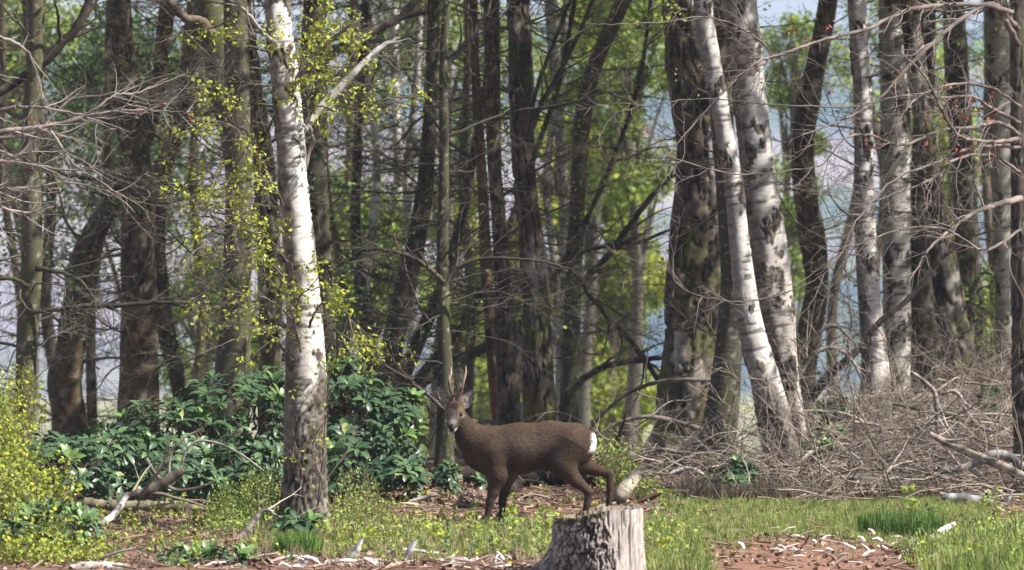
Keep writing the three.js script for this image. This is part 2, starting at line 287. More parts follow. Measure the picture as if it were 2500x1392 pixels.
function trunkGeo(S, base) {
  const d = S.d, [ds, nr] = RES[S.q ?? 1], P = S.pts.map(([px, py, w, dz = 0]) => ({ p: at(px, py, d + dz), r: w * (d + dz) / FPX / 2 }));
  const lowest = P[0], gy = groundY(lowest.p.x, lowest.p.z);
  if (lowest.p.y > gy - 0.1) { const nx = P[1] ?? P[0], k = (lowest.p.y - gy + 0.15) / Math.max(0.5, nx.p.y - lowest.p.y); P.unshift({ p: V(lowest.p.x + (lowest.p.x - nx.p.x) * Math.min(k, 1.5) * 0.6, gy - 0.15, lowest.p.z), r: lowest.r * 1.08 }); }
  const L = P[P.length - 1], K = P[P.length - 2], up = S.up ?? 5.5, dir = L.p.clone().sub(K.p).normalize().lerp(UPV, 0.35).normalize(), inTop = L.p.y;
  for (let k = 1; k <= 3; k++) P.push({ p: L.p.clone().addScaledVector(dir, up * k / 3).add(V(0.05 * Math.sin(k * 2 + S.seed), 0, 0.06 * k)), r: L.r * (1 - 0.28 * k) });
  const cv = new THREE.CatmullRomCurve3(P.map(q => q.p), false, 'centripetal');
  const total = cv.getLength(), pts = cv.getSpacedPoints(Math.ceil(total / ds));
  const rad = y => { for (let k = 1; k < P.length; k++) if (y <= P[k].p.y) { const t = clamp((y - P[k - 1].p.y) / (P[k].p.y - P[k - 1].p.y)); return lerp(P[k - 1].r, P[k].r, t * t * (3 - 2 * t) * 0.5 + t * 0.5); } return P[P.length - 1].r; };
  const rings = []; let last = -9;
  pts.forEach((p, k) => { const dense = p.y < inTop + 0.15; if (dense || k - last > 0.22 / ds || k === pts.length - 1) { rings.push(k); last = k; } });
  const pos = [], col = [], idx = [], f = BARK[S.bark], sd = S.seed * 3.7, u = V(), v = V(), t = V();
  const gl = groundY(P[0].p.x, P[0].p.z), flare = S.flare ?? 0.45;
  rings.forEach((k, j) => {
    const c = pts[k]; t.subVectors(pts[Math.min(k + 3, pts.length - 1)], pts[Math.max(0, k - 3)]).normalize();
    u.set(1, 0, 0).addScaledVector(t, -t.x).normalize(); v.crossVectors(u, t);
    const h = c.y - gl, r0 = rad(c.y), fl = flare * Math.pow(clamp(1 - h / 0.5), 2.2);
    for (let s = 0; s < nr; s++) {
      const a0 = s / nr * Math.PI * 2, a = a0 + 0.45 * Math.cos(a0), ca = Math.cos(a), sa = Math.sin(a);   // rings are finer on the clearing side
      let r = r0 * (1 + fl * (1 + 0.7 * Math.sin(a * 3 + sd) + 0.4 * Math.sin(a * 5 + sd * 2)) + 0.05 * ns(ca * 1.3 + sd, c.y * 1.5, sa * 1.3) + (S.lump ?? 0) * ns(ca * 1.1 + sd, c.y * 2.4, sa * 1.1));
      const bx = ca * r0 + sd, bz = sa * r0 + sd * 0.7;
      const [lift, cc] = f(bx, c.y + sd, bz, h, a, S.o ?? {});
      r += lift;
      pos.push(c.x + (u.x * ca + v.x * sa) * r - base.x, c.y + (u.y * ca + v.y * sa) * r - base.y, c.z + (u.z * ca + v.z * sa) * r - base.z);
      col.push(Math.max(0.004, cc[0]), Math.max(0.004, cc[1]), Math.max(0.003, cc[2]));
    }
    if (j) for (let s = 0; s < nr; s++) { const a = (j - 1) * nr + s, b = (j - 1) * nr + (s + 1) % nr; idx.push(a, a + nr, b, b, a + nr, b + nr); }
  });
  const top = pos.length / 3, e = pts[pts.length - 1]; pos.push(e.x - base.x, e.y - base.y + 0.05, e.z - base.z); col.push(0.1, 0.09, 0.08);
  for (let s = 0; s < nr; s++) idx.push((rings.length - 1) * nr + s, top, (rings.length - 1) * nr + (s + 1) % nr);
  const g = new THREE.BufferGeometry(); g.setAttribute('position', new THREE.Float32BufferAttribute(pos, 3)); g.setAttribute('color', new THREE.Float32BufferAttribute(col, 3)); g.setIndex(idx); g.computeVertexNormals();
  TRIS += idx.length / 3;
  return { g, pts, rad, total, inTop, gy: gl };
}
const GREEN = { gold: [[0.36, 0.41, 0.022], [0.44, 0.45, 0.03], [0.25, 0.33, 0.025], [0.17, 0.24, 0.02]], yellow: [[0.34, 0.38, 0.018], [0.42, 0.43, 0.02], [0.25, 0.32, 0.02]], lime: [[0.27, 0.36, 0.04], [0.35, 0.42, 0.06], [0.18, 0.28, 0.04]], mid: [[0.10, 0.20, 0.05], [0.15, 0.26, 0.06], [0.07, 0.15, 0.05]], dark: [[0.03, 0.07, 0.03], [0.05, 0.10, 0.04]], rust: [[0.30, 0.07, 0.03], [0.22, 0.05, 0.03], [0.36, 0.13, 0.06]] };
const pick = (rng, set) => mulc(GREEN[set][rng.i(GREEN[set].length)], rng.r(0.75, 1.2));
function leavesOn(list, set, size, per, spread, droop = 0.5) {   // a tip function for grow(): leaves along the outermost twigs
  return (pts, dirs, lv, rng) => {
    if (lv < 1) return;
    const n = Math.round(per * (0.5 + rng()));
    for (let k = 0; k < n; k++) {
      const i = Math.max(1, Math.floor((0.3 + 0.7 * rng()) * (pts.length - 1)));
      const p = pts[i].clone().add(V((rng() - 0.5) * spread, (rng() - 0.5) * spread - 0.2 * spread, (rng() - 0.5) * spread));
      if (!inFrame(p, 60, 60)) continue;
      const d = dirs[i].clone().add(V((rng() - 0.5) * 1.6, (rng() - 0.5) * 1.2 - droop, (rng() - 0.5) * 1.6)).normalize();
      list.push({ p, q: turned(d, rng() * 6.28), s: size * rng.r(0.6, 1.25), c: pick(rng, set) });
    }
  };
}
const sway = (rng, a) => V(Math.cos(a), 0, Math.sin(a));

const TWIG = [];                                       // a few twig sprays about 1.2 m long, grown along +y
for (let k = 0; k < 7; k++) { const B = new MB(), rng = RNG(500 + k); grow(B, rng, V(0, 0, 0), V(rng.r(-.1, .1), 1, rng.r(-.1, .1)).normalize(), 1.25, 0.009, 1, { col: [1, 1, 1], wig: 0.5, trop: [0, k % 2 ? 0.35 : -0.5, 0.1], dens: [0, 12], ratio: [0, 0.5], max: 3, seg: 0.085, rmin: 0.0023, cull: false, ang: [0.4, 1.05] }); const C = new MB(); grow(C, rng, V(0, 0, 0), V(0, 1, 0), 1.2, 0.009, 0, { main: C, col: [1, 1, 1], wig: 0.45, trop: [k % 2 ? 0.5 : -0.4, 0.2, 0.1], dens: [8, 12], ratio: [0.55, 0.45], max: 2, seg: 0.09, rmin: 0.0023, cull: false, ang: [0.4, 1.05] }); TWIG.push(C.geo()); }
function tree(S) {
  const rng = RNG(S.seed * 7919 + 13), base0 = at(S.pts[0][0], S.pts[0][1], S.d), base = V(base0.x, groundY(base0.x, base0.z), base0.z);
  const T = thing(S.name, S.label, S.category ?? 'tree', base, S.group); T.userData.org = base;
  const tr = trunkGeo(S, base); const m = new THREE.Mesh(tr.g, M.bark); m.name = 'trunk'; m.castShadow = m.receiveShadow = true; T.add(m);
  const tw = new MB(), leaves = [], tc = S.tc ?? [0.11, 0.095, 0.08];
  const A = S.limbs ?? {}, n = A.n ?? 10, pts = tr.pts;
  const spots = [], lt = A.leaf ? leavesOn(leaves, A.leaf, A.size ?? 0.04, A.per ?? 2, A.spread ?? 0.12) : null;
  const tip = (p, d, lv, r) => { if (lt) lt(p, d, lv, r); if (lv === 0 && n) for (let k = 2; k < p.length - 1; k++) if (r() < 0.16) spots.push([p[k].clone(), d[k].clone().addScaledVector(perp(d[k], r), 0.7).normalize(), 0.6]); };
  for (let k = 0; k < n; k++) {
    const y = lerp(A.y0 ?? 0.9, A.y1 ?? (tr.inTop - tr.gy + 0.3), (k + rng()) / n) + tr.gy, i = pts.findIndex(p => p.y > y); if (i < 1) continue;
    const a = A.side != null ? A.side + (rng() - 0.5) * (A.arc ?? 2) : rng() * 6.283, e = sway(rng, a).multiplyScalar(1).add(V(0, rng.r(...(A.rise ?? [-0.05, 0.55])), 0)).normalize();
    const mb = new MB(), L = rng.r(...(A.len ?? [0.7, 2.0]));
    grow(tw, rng, pts[i].clone(), e, L, Math.min(tr.rad(y) * 0.4, L * rng.r(...(A.thick ?? [0.008, 0.014]))), 0, { main: mb, col: tc, wig: A.wig ?? 0.42, trop: A.trop ?? [0.25, 0.25, 0.2], dens: A.dens ?? [5, 7], max: A.max ?? 2, tip, seg: A.seg ?? 0.15, rmin: A.rmin ?? 0.0018 * S.d / 45, cull: true });
    if (mb.i.length && (A.parts ?? true)) put(T, 'branch', mb, M.twig);
    else if (mb.i.length) { const o = tw.p.length / 3; tw.p.push(...mb.p); tw.n.push(...mb.n); tw.c.push(...mb.c); for (const q of mb.i) tw.i.push(q + o); }
  }
  const top = new MB();                                 // the crown above the picture, thin as it is in spring
  const nu = S.upLimbs ?? 7;
  for (let k = 0; k < nu; k++) {
    const y = lerp(tr.inTop + 0.5, pts[pts.length - 1].y, (k + rng()) / nu), i = pts.findIndex(p => p.y > y); if (i < 1) continue;
    const a = rng() * 6.283, L = rng.r(1.2, 2.6);
    grow(top, rng, pts[i].clone(), sway(rng, a).add(V(0, 0.5, 0)).normalize(), L, 0.02 + 0.006 * L, 0, { col: tc, wig: 0.35, dens: [3, 3.4], max: 2, seg: 0.3, rmin: 0.004, cull: false, trop: [0.3, 0.3, 0.2] });
  }
  const nsp = S.sprays ?? (n ? (S.pts[0][0] > 1560 ? 9 : S.pts[0][0] < 620 ? 38 : 32) : 0), hi = pts.findIndex(p => p.y > tr.inTop + 0.3);
  for (let k = 0; k < nsp; k++) { const i = Math.floor(lerp(pts.findIndex(p => p.y > tr.gy + 0.5), hi, rng())), a = A.side != null ? A.side + rng.r(-1.6, 1.6) : rng() * 6.283; spots.push([pts[i].clone(), sway(rng, a).add(V(0, rng.r(-0.35, 0.5), 0)).normalize(), 1]); }
  const high = [], ns_ = S.shade ?? (S.d > 47 ? 120 : 22);  // unseen leaf sprays added above the picture to shade the wood below
  for (let k = 0; k < ns_; k++) { const y = lerp(tr.inTop + 0.9, pts[pts.length - 1].y + 1.2, rng()), p = pts[Math.max(0, pts.findIndex(q => q.y > Math.min(y, pts[pts.length - 1].y - 0.1)))], a = rng() * 6.283, w = 2.6 * Math.sqrt(rng()); high.push({ p: V(p.x + Math.cos(a) * w, y + rng.r(-.3, .3), p.z + Math.sin(a) * w), q: turned(V(rng.r(-1, 1), 1, rng.r(-1, 1)).normalize(), rng() * 6), s: rng.r(0.45, 0.9), c: pick(rng, rng() < 0.6 ? 'lime' : 'mid') }); }
  T.userData.ctx = { spots, rng, tw, leaves, tr, S, tc };
  if (S.extra) S.extra(T, T.userData.ctx);
  delete T.userData.ctx;
  if (top.i.length) { const o = tw.p.length / 3; for (const q of top.p) tw.p.push(q); for (const q of top.n) tw.n.push(q); for (const q of top.c) tw.c.push(q); for (const q of top.i) tw.i.push(q + o); }
  put(T, 'crown', tw, M.twig, 'stuff');
  const bins = TWIG.map(() => []); for (const [p, d, sc] of spots) if (inFrame(p, 350, 150)) bins[rng.i(7)].push({ p, q: turned(d, rng() * 6.283), s: V(1, 1, 1).multiplyScalar(sc * rng.r(0.5, 1.15)).multiply(V(S.d / 50, 1, S.d / 50)), c: mulc(tc, rng.r(0.8, 1.7)) });
  if (S.d > 49) for (const [p, d, sc] of spots) if (rng() < 0.5) for (let k = 0; k < 7; k++) { const q = p.clone().addScaledVector(d, rng.r(0.3, 1.2) * sc).add(V(rng.r(-.18, .18), rng.r(-.2, .12), rng.r(-.18, .18))); if (inFrame(q, 20, 20)) leaves.push({ p: q, q: turned(V(rng.r(-1, 1), rng.r(-1, .4), rng.r(-1, 1)).normalize(), rng() * 6), s: rng.r(0.03, 0.065), c: pick(rng, rng() < 0.5 ? 'lime' : rng() < 0.5 ? 'yellow' : 'mid') }); }
  bins.forEach((b, k) => scatter(T, 'twigs', TWIG[k], M.twig, b));
  scatter(T, 'foliage', G.small, M.leaf, leaves); scatter(T, 'foliage', G.spray, M.leaf, high);
  delete T.userData.org;
  return T;
}
// a branch led through photo points [px, py, width, depth offset], with side twigs
function limb(T, c, d, list, o = {}) {
  const P = list.map(([px, py, w, dz = 0]) => at(px, py, d + dz)), n = Math.max(8, Math.round((list.length - 1) * (o.sub ?? 7)));
  const pts = curve(P, n), rad = pts.map((p, k) => { const f = k / n * (list.length - 1), i = Math.min(list.length - 2, Math.floor(f)); return lerp(list[i][2], list[i + 1][2], f - i) * d / FPX / 2; });
  const rng = c.rng; pts.forEach((p, k) => { if (k) { p.x += (rng() - 0.5) * (o.jit ?? 0.012); p.y += (rng() - 0.5) * (o.jit ?? 0.012); } });
  const mb = new MB(), col = o.col ?? c.tc; mb.tube(pts, rad, o.sides ?? (list[0][2] > 18 ? 12 : 8), o.colFn ?? ((t, p) => mulc(col, 0.75 + 1.1 * Math.max(-0.3, ns(p.x * 7 + d, p.y * 11, p.z * 7) + 0.5 * ns(p.x * 30, p.y * 30, p.z * 30)))), list[0][2] > 18 ? 0.32 : 0.22);
  if (c.spots) pts.forEach((p, k) => { if (k > 2 && k < n && rng() < 0.06 * (o.dens ?? 6) / 6) c.spots.push([p.clone(), pts[k].clone().sub(pts[k - 1]).normalize().addScaledVector(perp(pts[k].clone().sub(pts[k - 1]).normalize(), rng), 0.8).normalize(), 0.55]); });
  if (T) put(T, 'branch', mb, M.twig, undefined, o.label);
  const tip = o.leaf ? leavesOn(c.leaves, o.leaf, o.size ?? 0.035, o.per ?? 2, o.spread ?? 0.1, o.droop ?? 0.5) : o.tip;
  const len = pts.reduce((s, p, k) => k ? s + p.distanceTo(pts[k - 1]) : 0, 0), m = Math.round(len * (o.dens ?? 6));
  for (let k = 0; k < m; k++) {
    const t = lerp(o.t0 ?? 0.1, 1, rng()), i = Math.min(n - 1, Math.floor(t * n)), e = pts[i + 1].clone().sub(pts[i]).normalize(), a = rng.r(0.35, 1.0);
    const dir = e.multiplyScalar(Math.cos(a)).addScaledVector(perp(e, rng), Math.sin(a)).add(V(0, o.fall ?? 0, 0)).normalize();
    grow(c.tw, rng, pts[i].clone(), dir, rng.r(...(o.tl ?? [0.25, 0.8])), Math.max(0.003, rad[i] * 0.5), 1, { col: o.tcol ?? col, wig: o.wig ?? 0.4, trop: [0, o.fall ?? 0.15, o.fall ?? 0.15], dens: [6, o.td ?? 8], max: 2, tip, seg: 0.08, rmin: o.rmin ?? 0.0022 });
  }
  return mb;
}
// ---------------------------------------------------------------- the trees
const GREY = [0.13, 0.11, 0.092], BROWN = [0.09, 0.067, 0.048], DARK = [0.062, 0.047, 0.032], MOSSY = [0.08, 0.074, 0.034], PALE = [0.30, 0.26, 0.235];
// the big white birch in front
tree({ name: 'birch_tree', label: 'large white birch with yellow-green young leaves standing beside the rhododendrons', d: 38.6, q: 3, seed: 1, bark: 'birch', o: { rough: 1.30, white: 1.0, pink: 0.15, patch: 0.015, sideShade: 1 }, flare: 0.12, up: 6, tc: [0.15, 0.12, 0.10],
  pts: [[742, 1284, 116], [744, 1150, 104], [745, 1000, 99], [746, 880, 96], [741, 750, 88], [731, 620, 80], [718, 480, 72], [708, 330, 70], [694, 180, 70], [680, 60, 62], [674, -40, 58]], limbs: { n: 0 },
  extra(T, c) {
    const G1 = [0.30, 0.28, 0.27], L = { leaf: 'yellow', size: 0.036, per: 9, spread: 0.13, col: [0.15, 0.12, 0.10], sides: 5, tl: [0.18, 0.5] };
    limb(T, c, 38.5, [[722, 345, 22], [745, 308, 24, 0.1], [800, 245, 21, 0.25], [870, 172, 17, 0.4], [925, 118, 13, 0.5], [975, 92, 7, 0.6]], { col: G1, dens: 2, tl: [0.1, 0.3] });
    limb(T, c, 38.5, [[712, 225, 14], [728, 190, 15, -0.1], [760, 140, 13, -0.25], [810, 95, 11, -0.4], [886, 42, 6, -0.6]], { col: [0.36, 0.33, 0.31], dens: 1.5, tl: [0.1, 0.3] });
    limb(T, c, 38.5, [[672, 105, 11], [640, 78, 10, -0.1], [610, 38, 9, -0.2], [565, 2, 7, -0.3], [530, -30, 5, -0.4]], { col: G1, dens: 2, tl: [0.1, 0.3] });
    limb(T, c, 38.5, [[735, 470, 11, 0.1], [752, 380, 9, 0.2], [764, 340, 9, 0.15], [750, 300, 8, 0.1]], { col: [0.2, 0.16, 0.14], dens: 1 });
    limb(T, c, 38.4, [[700, 640, 9, -0.1], [660, 590, 7, -0.3], [600, 540, 5, -0.45], [540, 505, 4, -0.5], [470, 492, 2, -0.5]], { ...L, dens: 13 });
    limb(T, c, 38.4, [[690, 500, 7, -0.1], [655, 430, 6, -0.3], [610, 370, 4, -0.5], [570, 310, 3, -0.6], [500, 290, 2, -0.7]], { ...L, dens: 12 });
    limb(T, c, 38.4, [[660, 590, 5, -0.3], [620, 570, 4, -0.35], [570, 560, 3, -0.4], [530, 590, 2, -0.45]], { ...L, dens: 14 });
    limb(T, c, 38.4, [[705, 700, 7, -0.15], [670, 650, 5, -0.3], [620, 610, 4, -0.4], [560, 640, 2, -0.5]], { ...L, dens: 12, per: 2.4 });
    limb(T, c, 38.4, [[720, 200, 7, 0.1], [750, 180, 6, 0], [780, 120, 4, -0.1], [830, 60, 3, -0.2], [870, 110, 2, -0.2]], { ...L, dens: 14 });
    limb(T, c, 38.4, [[745, 300, 8, 0.1], [752, 240, 6, 0], [745, 170, 5, -0.1], [790, 90, 3, -0.2], [780, 20, 2, -0.2]], { ...L, dens: 13 });
    limb(T, c, 38.4, [[746, 305, 7, 0.1], [775, 260, 5, 0.1], [820, 270, 4, 0.1], [880, 262, 3, 0.1], [945, 240, 3, 0.1], [1005, 262, 2, 0.1]], { ...L, dens: 8 });
    limb(T, c, 38.4, [[740, 250, 6, 0], [775, 215, 4, -0.1], [815, 190, 3, -0.2], [850, 150, 2, -0.25]], { ...L, dens: 14 });
    limb(T, c, 38.4, [[660, 130, 6, -0.1], [630, 95, 4, -0.2], [600, 80, 3, -0.25], [570, 90, 2, -0.3]], { ...L, dens: 13 });
    limb(T, c, 38.4, [[755, 800, 8, -0.15], [770, 760, 5, -0.25], [810, 730, 4, -0.35], [850, 770, 3, -0.4], [880, 830, 2, -0.4]], { ...L, dens: 13 });
    limb(T, c, 38.4, [[735, 860, 7, -0.2], [720, 790, 5, -0.3], [735, 720, 4, -0.35], [790, 700, 2, -0.4]], { ...L, dens: 13 });
    limb(T, c, 38.4, [[715, 880, 7, -0.2], [660, 820, 5, -0.35], [600, 790, 4, -0.45], [540, 800, 2, -0.5]], { ...L, dens: 10 });
    limb(T, c, 38.4, [[712, 780, 6, -0.2], [670, 740, 4, -0.35], [620, 720, 3, -0.45], [570, 740, 2, -0.5]], { ...L, dens: 10, per: 2.2 });
    limb(T, c, 38.3, [[775, 1240, 6, -0.1], [790, 1100, 5, -0.15], [800, 960, 4, -0.15], [815, 890, 3, -0.2], [870, 860, 2, -0.2]], { ...L, dens: 7, per: 2 });
    limb(T, c, 38.3, [[725, 1255, 5, -0.25], [735, 1150, 4, -0.3], [715, 1050, 3, -0.35], [750, 960, 2, -0.35]], { ...L, dens: 5, per: 1.6, tl: [0.1, 0.3] });
    limb(T, c, 38.3, [[765, 1265, 5, -0.2], [785, 1180, 4, -0.25], [765, 1090, 3, -0.25], [800, 1010, 2, -0.25]], { ...L, dens: 6, per: 1.8, tl: [0.1, 0.3] });
  } });
// the group of birches right of the deer
tree({ name: 'birch_tree', label: 'slender pale birch curving up in front of the stout birch', d: 46, q: 3, seed: 2, bark: 'birch', o: { rough: 0.5, white: 0.76, pink: 0.45, patch: -0.05, sideShade: 0.8 }, flare: 0.15,
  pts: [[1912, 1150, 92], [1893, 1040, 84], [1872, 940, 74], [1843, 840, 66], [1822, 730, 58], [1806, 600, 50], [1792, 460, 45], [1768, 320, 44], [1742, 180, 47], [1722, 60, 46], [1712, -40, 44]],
  limbs: { n: 5, y0: 2.4, len: [0.4, 1.0], leaf: 'lime', per: 1, size: 0.03 }, tc: BROWN,
  extra(T, c) { limb(T, c, 46, [[1715, 40, 10], [1690, 30, 8], [1660, 20, 5, -0.1], [1625, 15, 3, -0.2]], { leaf: 'lime', size: 0.04, per: 4, dens: 16, tl: [0.15, 0.4] }); } });
tree({ name: 'birch_tree', label: 'stout grey-white birch with flaking bark joined low to the slender birch', d: 46.5, q: 3, seed: 3, bark: 'birch', o: { rough: 0.6, white: 0.64, pink: 0.5, patch: 0.07, sideShade: 0.9}, flare: 0.2, lump: 0.06,
  pts: [[1940, 1150, 88], [1932, 1040, 74], [1922, 960, 70], [1908, 860, 78], [1893, 740, 92], [1880, 620, 92], [1858, 480, 86], [1842, 340, 82], [1826, 200, 84], [1812, 80, 86], [1802, -40, 86]], limbs: { n: 4, y0: 2.8, len: [0.4, 0.9] }, tc: BROWN });
tree({ name: 'old_birch_tree', label: 'massive old tree with fissured brown bark and peeling pale plates', d: 48, q: 3, seed: 4, bark: 'old', flare: 0.35, lump: 0.12,
  pts: [[1668, 1168, 190], [1678, 1050, 160], [1688, 900, 152], [1696, 760, 148], [1696, 640, 142], [1706, 520, 128], [1712, 400, 122], [1700, 280, 116], [1682, 180, 104], [1664, 80, 82], [1652, -40, 76]],
  limbs: { n: 5, y0: 3, len: [0.4, 0.9] }, tc: BROWN });
tree({ name: 'grey_tree', label: 'smooth dark grey leaning trunk rising between the massive old tree and the slender birch', d: 47, q: 3, seed: 5, bark: 'smooth', o: { moss: 0.05, c: [0.11, 0.098, 0.085] }, flare: 0.25,
  pts: [[1742, 1140, 104], [1760, 1020, 86], [1775, 900, 72], [1786, 780, 66], [1790, 660, 62], [1782, 520, 58], [1770, 380, 56], [1760, 250, 56], [1752, 100, 54], [1748, -40, 50]], limbs: { n: 6, y0: 2, len: [0.5, 1.1] }, tc: BROWN });
tree({ name: 'birch_tree', label: 'white birch with swollen dark base standing in the brushwood', d: 49, q: 3, seed: 6, bark: 'birch', o: { rough: 0.75, white: 0.8, pink: 0.35, patch: 0.04, sideShade: 0.8 }, flare: 0.5,
  pts: [[2122, 1060, 112], [2138, 950, 72], [2134, 840, 62], [2124, 740, 56], [2116, 620, 54], [2110, 480, 48], [2108, 350, 46], [2106, 220, 46], [2098, 100, 46], [2090, -40, 46]], limbs: { n: 9, y0: 1.8, len: [0.5, 1.4] }, tc: GREY });
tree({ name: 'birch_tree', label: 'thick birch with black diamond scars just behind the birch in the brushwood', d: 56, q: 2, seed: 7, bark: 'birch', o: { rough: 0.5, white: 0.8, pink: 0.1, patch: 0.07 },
  pts: [[2190, 940, 66], [2190, 780, 68], [2188, 600, 70], [2188, 450, 72], [2186, 280, 74], [2182, 120, 72], [2178, -40, 66]], limbs: { n: 10, len: [0.6, 1.6] }, tc: GREY });
tree({ name: 'dark_tree', label: 'twisting dark brown trunk in the gap right of the stout birch', d: 58, q: 2, seed: 8, bark: 'rough', o: { moss: 0.1, red: 0.15 }, lump: 0.1,
  pts: [[1962, 900, 66], [1980, 800, 60], [1994, 690, 58], [1984, 590, 66], [1968, 480, 60], [1960, 380, 54], [1972, 260, 56], [1994, 150, 52], [2014, 50, 46], [2026, -40, 44]], limbs: { n: 11, len: [0.7, 1.6], leaf: 'lime', per: 1.2, size: 0.05 }, tc: DARK });
tree({ name: 'dark_tree', label: 'broad blackish trunk behind the brushwood with a dark split down its face', d: 58, q: 2, seed: 9, bark: 'rough', o: { moss: 0.15, c: [0.09, 0.075, 0.058] },
  pts: [[2262, 930, 92], [2252, 820, 78], [2244, 700, 70], [2246, 550, 60], [2252, 400, 54], [2256, 250, 50], [2260, 100, 48], [2260, -40, 46]], limbs: { n: 10, len: [0.6, 1.5] }, tc: DARK });
tree({ name: 'brown_tree', label: 'brown trunk leaning left behind the brushwood with pale flecks down its edge', d: 55, q: 2, seed: 10, bark: 'old', flare: 0.25,
  pts: [[2352, 970, 96], [2340, 860, 88], [2322, 760, 80], [2302, 640, 72], [2286, 520, 64], [2268, 400, 56], [2250, 260, 50], [2228, 100, 44], [2214, -40, 40]], limbs: { n: 9, len: [0.6, 1.6] }, tc: BROWN });
tree({ name: 'dark_tree', label: 'straight black trunk with lime leaves behind the brown leaning trunk', d: 62, q: 2, seed: 11, bark: 'rough', o: { moss: 0.1, c: [0.07, 0.06, 0.048] },
  pts: [[2384, 900, 70], [2374, 760, 62], [2362, 600, 60], [2354, 450, 60], [2344, 300, 60], [2334, 150, 60], [2324, -40, 54]], limbs: { n: 10, len: [0.6, 1.5] }, tc: DARK,
  extra(T, c) { for (let k = 0; k < 7; k++) limb(T, c, 61, [[2385, 680 + k * 35, 8], [2402, 665 + k * 35, 5], [2420, 670 + k * 33, 3], [2432, 690 + k * 33, 2]], { leaf: 'lime', size: 0.065, per: 6, spread: 0.2, dens: 14, tl: [0.1, 0.3] }); } });
tree({ name: 'birch_tree', label: 'pale grey birch between the straight black trunk and the red-leaved oak', d: 58, q: 2, seed: 12, bark: 'birch', o: { rough: 1.2, white: 0.62, pink: 0.1, patch: 0.03 },
  pts: [[2462, 900, 62], [2456, 720, 56], [2450, 560, 54], [2446, 400, 58], [2440, 240, 64], [2440, 100, 64], [2438, -40, 62]], limbs: { n: 8, len: [0.6, 1.5] }, tc: GREY });
